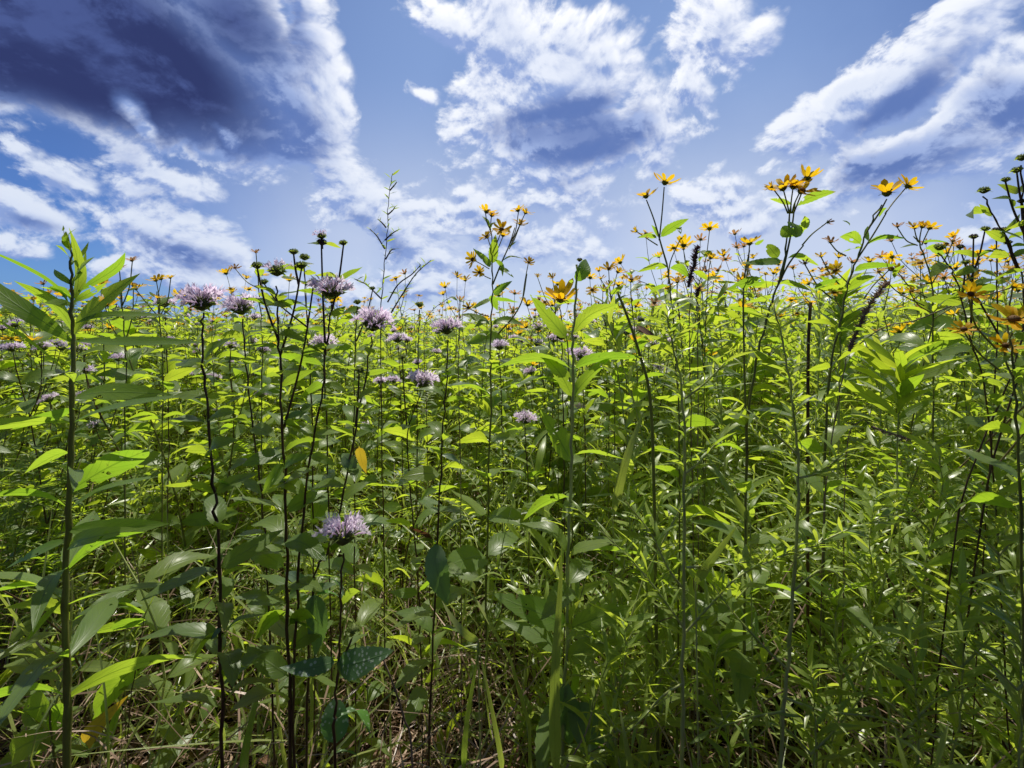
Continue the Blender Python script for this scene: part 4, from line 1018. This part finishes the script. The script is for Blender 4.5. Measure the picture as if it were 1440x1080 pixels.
g = G()
for (n, Y0, Y1, pw, l0, l1, w0, w1) in ((1700, .62, 2.2, 1.7, .12, .36, .003, .0070), (8000, 1.7, 5, 1.1, .2, .65, .005, .011), (500, .75, 2.0, 1.2, .35, .7, .006, .011)):
    for k in range(5):
        m = n//5; x, Y = field(m, Y0, Y1, pw); cl = rs.rand(m)
        x = x+.05*np.sin(x*37+Y*29); P = np.stack([x, Y, gz(x, Y)], 1)
        a = rs.rand(m)*6.28; el = rs.uniform(.3, 1.5, m); X = np.stack([np.cos(a)*np.cos(el), np.sin(a)*np.cos(el), np.sin(el)], 1)
        Nn = np.stack([-np.cos(a)*np.sin(el), -np.sin(a)*np.sin(el), np.cos(el)], 1)+rs.randn(m, 3)*.5
        P[:, 2] += rs.rand(m)**2*.25*(l0 < .3)
        instances(g, T_BL[k], X, Nn, P, rs.uniform(l0, l1, m), rs.uniform(w0, w1, m), 0)
stuff('meadow_grass', g, ['grass'], 'green arching grass blades filling the meadow understory', 'grass')

g = G()
for (n, Y0, Y1, z1, tilt) in ((14000, .6, 2.6, .05, .25), (5000, .6, 3.2, .28, 1.0)):
    for k in range(4):
        m = n//4; x, Y = field(m, Y0, Y1, 1.3); P = np.stack([x, Y, gz(x, Y)+rs.rand(m)*z1+.003], 1)
        a = rs.rand(m)*6.28; el = rs.uniform(-.1, tilt, m); X = np.stack([np.cos(a)*np.cos(el), np.sin(a)*np.cos(el), np.sin(el)], 1)
        instances(g, T_ST[k], X, np.array([0, 0, 1.])+rs.randn(m, 3)*.6, P, rs.uniform(.06, .34, m), rs.uniform(.0012, .0048, m), 0)
stuff('straw_litter', g, ['straw'], 'dry tan straw and dead stalks matted over the dark soil', 'straw')

g = G()
m = 9000; x, Y = field(m, .6, 2.6, 1.3); P = np.stack([x, Y, gz(x, Y)+rs.rand(m)*.05], 1); a = rs.rand(m)*6.28
instances(g, T_OVm[1], np.stack([np.cos(a), np.sin(a), rs.uniform(-.2, .5, m)], 1), np.array([0, 0, 1.])+rs.randn(m, 3)*.5, P, rs.uniform(.02, .06, m), rs.uniform(.008, .025, m), 0)
stuff('dead_leaves', g, ['dead'], 'curled brown dead leaves scattered on the soil', 'dead leaves')

g = G()      # small leafy ground cover, understory leaves
for (n, Y0, Y1, zl, zh, lo_, hi_, wr, T, mi) in ((1100, .95, 2.0, .08, .42, .04, .09, .45, T_OVm, 0), (1600, .95, 2.2, .08, .45, .06, .13, .10, T_LAm, 1), (900, .85, 2.4, .03, .25, .03, .07, .35, T_OVm, 0), (1500, .9, 2.6, .03, .4, .05, .11, .12, T_LAf, 1),
                                          (2000, 1.4, 2.4, .25, .85, .05, .11, .45, T_OVm, 0), (6000, 1.9, 4.8, .45, .86, .03, .08, .42, T_OVf, 0), (7000, 1.3, 5, .35, .85, .04, .09, .12, T_LAf, 1)):
    for T_ in T:
        m = n//len(T); x, Y = field(m, Y0, Y1, 1.2); P = np.stack([x, Y, gz(x, Y)+rs.uniform(zl, zh, m)*(rs.uniform(.3, 1, m) if zl < .4 else 1)], 1); a = rs.rand(m)*6.28
        Ls = rs.uniform(lo_, hi_, m)
        instances(g, T_, np.stack([np.cos(a), np.sin(a), rs.uniform(-.3, .9, m)], 1), np.array([0, .45, 1.])+rs.randn(m, 3)*.45, P, Ls, Ls*wr, mi)
stuff('leafy_undergrowth', g, ['leaf', 'narrow'], 'dense small green leaves of the undergrowth', 'undergrowth')

g = G()      # far meadow
n = 9000
Y = np.concatenate([(2.6**.9+(16**.9-2.6**.9)*rs.rand(n))**(1/.9), rs.uniform(14, 70, 4500)]); n = len(Y)
x = rs.uniform(-1.4, 1.4, n)*Y; r = x/Y
hgt = np.where(r > .15, rs.uniform(.75, 1.12, n), rs.uniform(.7, 1.0, n))*np.where(Y > 14, 1.05, 1)*(1+.2*np.sin(x*1.1+Y*.5)*np.cos(Y*.8-x*.3))
z0 = gz(x, Y)
for k in range(13):
    t = rs.uniform(.35, 1.0, n)**.7; a = rs.rand(n)*6.28; sc = np.where(Y > 14, 2.6, 1.25)
    P = np.stack([x+rs.randn(n)*.05*sc, Y+rs.randn(n)*.05*sc, z0+t*hgt], 1); Ls = rs.uniform(.05, .1, n)*sc
    instances(g, T_OVf[k % 2], np.stack([np.cos(a), np.sin(a), rs.uniform(-.3, .7, n)], 1), np.array([0, 0, 1.])+rs.randn(n, 3)*.3, P, Ls, Ls*rs.uniform(.2, .45, n), 0)
mk = Y < 16
for k in range(2):
    xx, yy, zz, hh = x[mk], Y[mk], z0[mk], hgt[mk]; m = len(xx)
    P = np.stack([xx+rs.randn(m)*.04, yy, zz], 1)
    instances(g, T_ST[k], np.stack([rs.randn(m)*.08, rs.randn(m)*.08, np.ones(m)], 1), rs.randn(m, 3), P, hh*1.03, np.full(m, .005), 1)
# flowers of the far crowd
fm = rs.rand(n) < np.where(r > .05, .26, .18)
idx = np.where(fm)[0]
for rep in range(1):
    cx = x[idx]+rs.randn(len(idx))*.06; cy = Y[idx]+rs.randn(len(idx))*.06; cz = z0[idx]+hgt[idx]+rs.uniform(-.04, .12, len(idx)); ss = np.where(Y[idx] > 14, 2.2, 1.15)
    for k in range(6):
        a = k*PI/3+rs.rand(len(idx))*.4; X = np.stack([np.cos(a), np.sin(a), rs.uniform(-.1, .7, len(idx))], 1)
        instances(g, T_PEf, X, np.tile([0, 0, 1.], (len(idx), 1)), np.stack([cx, cy, cz], 1), .022*ss, .011*ss, 2+(rep if False else 0))
stuff('distant_meadow', g, ['leaf', 'stem_brown', 'petal'], 'distant mass of green leaves dotted with small yellow flowers', 'meadow')

# ------------------------------------------------------------------ ground sheet
def ground():
    ys = np.concatenate([np.linspace(-40, -2, 12), np.linspace(-1.5, 6, 90), np.geomspace(6.3, 900, 60)])
    xs = np.concatenate([-np.geomspace(900, 6.3, 50), np.linspace(-6, 6, 120), np.geomspace(6.3, 900, 50)])
    XX, YY = np.meshgrid(xs, ys); Z = gz(XX, np.maximum(YY, .5)) - np.where(YY > 80, 0, 0)
    V = np.stack([XX, YY, Z], -1).reshape(-1, 3); nx = len(xs); ny = len(ys)
    i, j = np.meshgrid(np.arange(ny-1), np.arange(nx-1), indexing='ij'); a = (i*nx+j).ravel()
    g = G(); g.add(V, np.stack([a, a+1, a+nx+1, a+nx], 1)); 
    m, nt, nd, L = newmat('soil')
    out = N(nt, 'ShaderNodeOutputMaterial'); p = N(nt, 'ShaderNodeBsdfPrincipled'); geo = N(nt, 'ShaderNodeNewGeometry')
    n1 = N(nt, 'ShaderNodeTexNoise'); n1.inputs['Scale'].default_value = 40; n1.inputs['Detail'].default_value = 8; L.new(geo.outputs['Position'], n1.inputs[0])
    sep = N(nt, 'ShaderNodeSeparateXYZ'); L.new(geo.outputs['Position'], sep.inputs[0])
    c = mixc(nt, mapr(nt, n1.outputs[0], .35, .7), (0.014, 0.005, 0.003), (0.045, 0.018, 0.012))
    c = mixc(nt, mapr(nt, sep.outputs[1], 5, 30), c, (0.05, 0.09, 0.02))
    L.new(c, p.inputs['Base Color']); p.inputs['Roughness'].default_value = .95; p.inputs['Specular IOR Level'].default_value = .1
    b = N(nt, 'ShaderNodeBump'); b.inputs['Distance'].default_value = .01; L.new(n1.outputs[0], b.inputs['Height']); L.new(b.outputs[0], p.inputs['Normal'])
    L.new(p.outputs[0], out.inputs[0]); M['soil'] = m
    o = bpy.data.objects.new('ground', g.mesh('ground', ['soil'])); link(o); tag(o, 'dark brown soil under the meadow plants', 'ground', kind='structure')


ground()

# far wood at the left skyline
g = G(); n = 9000
a0 = rs.uniform(-.98, -.62, n); D = 150*(1+.1*rs.rand(n)); bx = np.tan(a0)*D
hh = 4.2+1.6*np.sin(bx*.09)+1.1*np.sin(bx*.23+1)+.8*np.sin(bx*.7)
hh = hh*sm((-a0-.60)/.12)
P = np.stack([bx, D, gz(bx, D)+np.sqrt(rs.rand(n))*hh], 1)
instances(g, T_OVf[0], rs.randn(n, 3), rs.randn(n, 3), P, rs.uniform(.7, 1.5, n), rs.uniform(.5, 1., n), 0)
M['wood'] = plant_mat('far_wood', (0.05, 0.06, 0.07), (0.09, 0.085, 0.085), (.08, .09, .06), (.1, .1, .07), .2, veins=0, vein_amt=0, back=0.0)
stuff('distant_wood', g, ['wood'], 'dark bluish wood on the skyline at the far left', 'wood')

# ------------------------------------------------------------------ sun and sky
SEL, SAZ = math.radians(67), math.radians(12)
sv = Vector((math.sin(SAZ)*math.cos(SEL), math.cos(SAZ)*math.cos(SEL), math.sin(SEL)))
sd = bpy.data.lights.new('sun', 'SUN'); sd.energy = 5.0; sd.angle = math.radians(.55); sd.color = (1, .95, .84)
so = bpy.data.objects.new('sun', sd); link(so); so.rotation_euler = sv.to_track_quat('Z', 'Y').to_euler(); so.location = (0, 0, 20)

wd = bpy.data.worlds.new('World'); scene.world = wd; wd.use_nodes = True; nt = wd.node_tree; nt.nodes.clear(); L = nt.links


def azel(px, py):
    az = math.atan((px-720)/F); return az, math.atan((HY-py)/F*math.cos(az))


# clouds: (px, py, half-width, half-height, tilt deg, weight, darkness)
CL = [   # cloud cover: px, py, half-width, half-height, tilt, weight
    (40, 20, 330, 130, -8, 2.2), (250, 70, 220, 130, -22, 2.2), (400, 150, 90, 80, -35, 1.8), (100, 120, 130, 60, -18, 1.1), (448, 130, 42, 110, 12, 1.1), (428, 15, 26, 60, 0, .9),
    (640, 35, 50, 38, -15, .9), (710, 60, 50, 80, -15, 1.0), (780, 115, 100, 80, 10, 1.5), (810, 195, 110, 55, 0, 1.5), (900, 180, 42, 70, 0, .85), (858, 70, 18, 55, 8, .8), (690, 150, 40, 60, 0, .7),
    (770, 250, 150, 42, 12, .62), (1010, 40, 38, 80, 28, .72), (1060, 70, 36, 24, 20, .6), (980, 120, 16, 50, 15, .5),
    (1250, 120, 160, 48, 30, 1.3), (1130, 190, 62, 36, 30, .9), (1340, 40, 130, 30, 35, .7), (1415, 130, 75, 95, 45, 1.2), (1270, 225, 180, 44, 10, 1.1), (1180, 165, 70, 36, 30, .9),
    (478, 262, 66, 42, -25, .95), (545, 312, 95, 38, -32, .9), (650, 292, 80, 32, 0, .9), (600, 360, 80, 30, -20, .7), (720, 340, 100, 30, 0, .5),
    (240, 255, 80, 24, -22, .7), (80, 240, 75, 16, -20, .5), (40, 295, 72, 26, -12, .85), (260, 335, 100, 38, -25, .9), (290, 395, 60, 26, -15, .7), (170, 368, 60, 14, -8, .65), (15, 345, 50, 18, 0, .7),
    (1020, 285, 46, 26, -20, .55), (1060, 320, 40, 22, -20, .45), (600, 400, 80, 20, 0, .7), (440, 405, 120, 18, 0, .6), (1380, 330, 60, 20, 10, .5), (1250, 425, 90, 14, 0, .6), (20, 200, 40, 16, -10, .5),
    (590, 120, 22, 14, -10, .45), (310, 180, 60, 26, -30, .8),
]
MID = [  # blue-grey undersides
    (330, 30, 130, 100, -10, 1.6),    (820, 185, 95, 52, 0, 1.9), (755, 185, 75, 36, 0, 1.5), (850, 250, 70, 26, 10, .8), (1270, 145, 120, 34, 35, 1.2), (1420, 150, 55, 80, 40, 1.1), (1230, 235, 160, 32, 8, 1.1), (530, 335, 70, 24, -30, .9), (700, 340, 90, 20, 0, .5),
    (240, 285, 70, 18, -20, .9), (60, 318, 70, 16, -10, .9), (270, 362, 90, 22, -20, .9), (80, 262, 70, 14, -20, .7), (285, 112, 212, 118, -26, 1.9), (90, 60, 330, 150, -10, 1.8), (400, 165, 76, 58, -34, 1.5), (1320, 60, 90, 18, 35, .4), (780, 262, 110, 16, 8, .45),
]
DEEP = [(50, 25, 360, 150, -8, 2.0), (330, 30, 110, 90, -10, .9), (230, 90, 180, 92, -24, 1.6), (100, 125, 130, 50, -20, 1.2)]
HOLE = [(182, 150, 30, 18, -38, .7), (205, 178, 18, 12, -38, .5), (310, 182, 28, 12, -38, .4)]


def blob_field(gt, src, lst, fall=.75):
    l = gt.links; cur = None
    for (px, py, hw, hh, tilt, wt) in lst:
        a, e = azel(px, py); a1, e1 = azel(px+hw, py); a2, e2 = azel(px, py-hh); a3, e3 = azel(px-hw, py); a4, e4 = azel(px, py+hh)
        mp = gt.nodes.new('ShaderNodeMapping'); mp.vector_type = 'TEXTURE'
        mp.inputs['Location'].default_value = (a, e, 0); mp.inputs['Rotation'].default_value = (0, 0, math.radians(tilt))
        mp.inputs['Scale'].default_value = ((a1-a3)/2, (e2-e4)/2, 1); l.new(src, mp.inputs[0])
        ln = gt.nodes.new('ShaderNodeVectorMath'); ln.operation = 'LENGTH'; l.new(mp.outputs[0], ln.inputs[0])
        v = math_(gt, 'MULTIPLY_ADD', ln.outputs['Value'], -wt*fall, wt)
        if cur is None: cur = v
        else:
            n = gt.nodes.new('ShaderNodeMath'); n.operation = 'SMOOTH_MAX'; l.new(cur, n.inputs[0]); l.new(v, n.inputs[1]); n.inputs[2].default_value = .2; cur = n.outputs[0]
    return cur


def cloud_group():
    gt = bpy.data.node_groups.new('cloud_density', 'ShaderNodeTree')
    gt.interface.new_socket('AzEl', in_out='INPUT', socket_type='NodeSocketVector')
    gt.interface.new_socket('Dir', in_out='INPUT', socket_type='NodeSocketVector')
    gt.interface.new_socket('Density', in_out='OUTPUT', socket_type='NodeSocketFloat')
    gt.interface.new_socket('Noise', in_out='OUTPUT', socket_type='NodeSocketFloat')
    gi = gt.nodes.new('NodeGroupInput'); go = gt.nodes.new('NodeGroupOutput'); l = gt.links
    sp = gt.nodes.new('ShaderNodeSeparateXYZ'); l.new(gi.outputs[1], sp.inputs[0])
    k = math_(gt, 'DIVIDE', 1.0, math_(gt, 'ADD', math_(gt, 'MAXIMUM', sp.outputs[2], 0.0), .9))
    vm = gt.nodes.new('ShaderNodeVectorMath'); vm.operation = 'SCALE'; l.new(gi.outputs[1], vm.inputs[0]); l.new(k, vm.inputs['Scale'])
    no = gt.nodes.new('ShaderNodeTexNoise'); no.inputs['Scale'].default_value = 7.6; no.inputs['Detail'].default_value = 9; no.inputs['Roughness'].default_value = .60; no.inputs['Distortion'].default_value = .3
    l.new(vm.outputs[0], no.inputs['Vector'])
    vo = gt.nodes.new('ShaderNodeTexVoronoi'); vo.feature = 'F1'; vo.inputs['Scale'].default_value = 17
    vo.normalize = True; vo.inputs['Detail'].default_value = 3; vo.inputs['Roughness'].default_value = .55
    wv = gt.nodes.new('ShaderNodeVectorMath'); wv.operation = 'MULTIPLY_ADD'; l.new(no.outputs[1], wv.inputs[0]); wv.inputs[1].default_value = (.10, .10, .10); l.new(vm.outputs[0], wv.inputs[2])
    l.new(wv.outputs[0], vo.inputs['Vector'])
    # the blobs are looked up through the same turbulence, which frays their outlines
    av = gt.nodes.new('ShaderNodeVectorMath'); av.operation = 'SUBTRACT'; l.new(no.outputs[1], av.inputs[0]); av.inputs[1].default_value = (.5, .5, .5)
    aw = gt.nodes.new('ShaderNodeVectorMath'); aw.operation = 'MULTIPLY_ADD'; l.new(av.outputs[0], aw.inputs[0]); aw.inputs[1].default_value = (.15, .13, 0); l.new(gi.outputs[0], aw.inputs[2])
    cur = blob_field(gt, aw.outputs[0], CL)
    n1 = math_(gt, 'MULTIPLY', math_(gt, 'SUBTRACT', no.outputs[0], .5), 1.9)
    nn = math_(gt, 'ADD', n1, math_(gt, 'MULTIPLY', math_(gt, 'SUBTRACT', .30, vo.outputs['Distance']), 1.35))
    den = math_(gt, 'SUBTRACT', math_(gt, 'ADD', cur, nn), .08)
    l.new(den, go.inputs[0]); l.new(n1, go.inputs[1])
    return gt


tc = N(nt, 'ShaderNodeTexCoord'); nrm = N(nt, 'ShaderNodeVectorMath', operation='NORMALIZE'); L.new(tc.outputs['Generated'], nrm.inputs[0])
sp = N(nt, 'ShaderNodeSeparateXYZ'); L.new(nrm.outputs[0], sp.inputs[0])
az = math_(nt, 'ARCTAN2', sp.outputs[0], sp.outputs[1]); el = math_(nt, 'ARCSINE', sp.outputs[2])
cb = N(nt, 'ShaderNodeCombineXYZ'); L.new(az, cb.inputs[0]); L.new(el, cb.inputs[1])
gt = cloud_group()
g1 = N(nt, 'ShaderNodeGroup'); g1.node_tree = gt; L.new(cb.outputs[0], g1.inputs[0]); L.new(nrm.outputs[0], g1.inputs[1])
# second sample a little nearer the sun: where the cloud thins towards the sun its rim is lit
tos = N(nt, 'ShaderNodeVectorMath', operation='SUBTRACT'); tos.inputs[0].default_value = sv; L.new(nrm.outputs[0], tos.inputs[1])
tn = N(nt, 'ShaderNodeVectorMath', operation='NORMALIZE'); L.new(tos.outputs[0], tn.inputs[0])
ts = N(nt, 'ShaderNodeVectorMath', operation='SCALE'); L.new(tn.outputs[0], ts.inputs[0]); ts.inputs['Scale'].default_value = .016
d2 = N(nt, 'ShaderNodeVectorMath', operation='ADD'); L.new(nrm.outputs[0], d2.inputs[0]); L.new(ts.outputs[0], d2.inputs[1])
s2 = N(nt, 'ShaderNodeSeparateXYZ'); L.new(d2.outputs[0], s2.inputs[0])
cb2 = N(nt, 'ShaderNodeCombineXYZ'); L.new(math_(nt, 'ARCTAN2', s2.outputs[0], s2.outputs[1]), cb2.inputs[0]); L.new(math_(nt, 'ARCSINE', s2.outputs[2]), cb2.inputs[1])
g2 = N(nt, 'ShaderNodeGroup'); g2.node_tree = gt; L.new(cb2.outputs[0], g2.inputs[0]); L.new(d2.outputs[0], g2.inputs[1])
hole = blob_field(nt, cb.outputs[0], HOLE, .8)
hole = math_(nt, 'MULTIPLY', math_(nt, 'MAXIMUM', math_(nt, 'ADD', hole, g1.outputs[1]), 0.0), 1.5)
den = math_(nt, 'SUBTRACT', g1.outputs[0], math_(nt, 'MULTIPLY', hole, .35))
mid = math_(nt, 'ADD', math_(nt, 'SUBTRACT', blob_field(nt, cb.outputs[0], MID), hole), math_(nt, 'MULTIPLY', g1.outputs[1], .6))
deep = math_(nt, 'ADD', math_(nt, 'SUBTRACT', blob_field(nt, cb.outputs[0], DEEP), hole), math_(nt, 'MULTIPLY', g1.outputs[1], .3))
alpha = math_(nt, 'MAXIMUM', mapr(nt, den, -.14, .24), mapr(nt, deep, .35, .9))
thick_min = mapr(nt, deep, .35, .9)
thick = math_(nt, 'MAXIMUM', mapr(nt, den, .05, .60), thick_min)
relief = mapr(nt, math_(nt, 'SUBTRACT', g1.outputs[0], g2.outputs[0]), -.30, .35)
sk = N(nt, 'ShaderNodeTexSky'); sk.sky_type = 'NISHITA'; sk.sun_disc = False; sk.sun_elevation = SEL; sk.sun_rotation = SAZ; sk.air_density = 1.0; sk.dust_density = .6; sk.ozone_density = 3.0
dt = N(nt, 'ShaderNodeVectorMath', operation='DOT_PRODUCT'); L.new(nrm.outputs[0], dt.inputs[0]); dt.inputs[1].default_value = sv
glow = mapr(nt, dt.outputs['Value'], .35, .95)
body = mixc(nt, relief, (.27, .38, .70), (.66, .74, .92))
lit = mixc(nt, glow, (.72, .79, .93), (1.05, 1.06, 1.1))
edge = math_(nt, 'MULTIPLY', relief, math_(nt, 'SUBTRACT', 1.0, math_(nt, 'MULTIPLY', mapr(nt, den, .35, .9), .55)))
cc = mixc(nt, edge, body, lit)
cc = mixc(nt, math_(nt, 'MULTIPLY', thick, mapr(nt, mid, .12, .80, 0, .95)), cc, mixc(nt, math_(nt, 'MULTIPLY', mapr(nt, math_(nt, 'ADD', math_(nt, 'MULTIPLY', g1.outputs[1], 1.0), relief), .2, 1.1), mapr(nt, mid, .7, 1.5, 1, .25)), (.115, .195, .48), (.34, .45, .76)))
cc = mixc(nt, math_(nt, 'MULTIPLY', thick, mapr(nt, deep, .1, 1.1, 0, 1)), cc, mixc(nt, mapr(nt, math_(nt, 'ADD', g1.outputs[1], math_(nt, 'MULTIPLY', relief, .5)), .0, .7), (.032, .046, .15), (.07, .105, .29)))
hz = mapr(nt, sp.outputs[2], 0.0, .5, 1, 0)
sky1 = mixc(nt, 1.0, sk.outputs[0], mixc(nt, hz, (.46, .58, .85), (.34, .55, 1.0)), 'MULTIPLY')
vn = N(nt, 'ShaderNodeTexNoise'); vn.inputs['Scale'].default_value = 2.2; vn.inputs['Detail'].default_value = 5; L.new(nrm.outputs[0], vn.inputs['Vector'])
hd = Vector((math.sin(.18)*math.cos(.2), math.cos(.18)*math.cos(.2), math.sin(.2))).normalized()
dh = N(nt, 'ShaderNodeVectorMath', operation='DOT_PRODUCT'); L.new(nrm.outputs[0], dh.inputs[0]); dh.inputs[1].default_value = hd
veil = math_(nt, 'MULTIPLY', mapr(nt, dh.outputs['Value'], .58, .97), math_(nt, 'MAXIMUM', mapr(nt, vn.outputs[0], .25, .65, .55, .97), mapr(nt, sp.outputs[2], .12, 0, 0, .95)))
veil = math_(nt, 'MULTIPLY', veil, mapr(nt, sp.outputs[2], -.3, -.05))
sky1 = mixc(nt, mapr(nt, sp.outputs[2], .62, .85, 0, .55), sky1, (.6, 1.1, 2.6))  # sky overhead, above the view, darkened to deepen the shade below
sky1 = mixc(nt, mapr(nt, sp.outputs[2], .16, -.02, 0, .85), sky1, (1.7, 3.6, 7.2))
sky1 = mixc(nt, veil, sky1, mixc(nt, hz, (2.5, 3.8, 6.9), (7.6, 8.2, 9.4)))
sky1 = mixc(nt, mapr(nt, sp.outputs[1], .15, -.35, 0, .8), sky1, (.35, .5, .95))      # unseen sky behind the camera, darkened to cut ambient fill
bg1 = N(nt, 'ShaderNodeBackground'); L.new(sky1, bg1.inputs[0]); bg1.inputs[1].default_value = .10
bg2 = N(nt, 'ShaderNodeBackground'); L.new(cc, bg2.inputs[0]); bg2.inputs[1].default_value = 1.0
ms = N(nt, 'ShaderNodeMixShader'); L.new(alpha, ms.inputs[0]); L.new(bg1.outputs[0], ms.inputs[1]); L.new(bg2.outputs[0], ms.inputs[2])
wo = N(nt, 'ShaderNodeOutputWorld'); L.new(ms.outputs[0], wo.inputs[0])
wd.cycles.sampling_method = 'MANUAL'; wd.cycles.sample_map_resolution = 256

scene.view_settings.view_transform = 'Standard'; scene.view_settings.look = 'None'; scene.view_settings.exposure = 0; scene.view_settings.gamma = 1
cy = scene.cycles
cy.max_bounces = 4; cy.diffuse_bounces = 1; cy.glossy_bounces = 1; cy.transmission_bounces = 2; cy.transparent_max_bounces = 4
cy.use_denoising = True; cy.denoiser = 'OPENIMAGEDENOISE'; cy.denoising_input_passes = 'RGB_ALBEDO_NORMAL'; cy.denoising_prefilter = 'ACCURATE'; cy.sample_clamp_indirect = 4
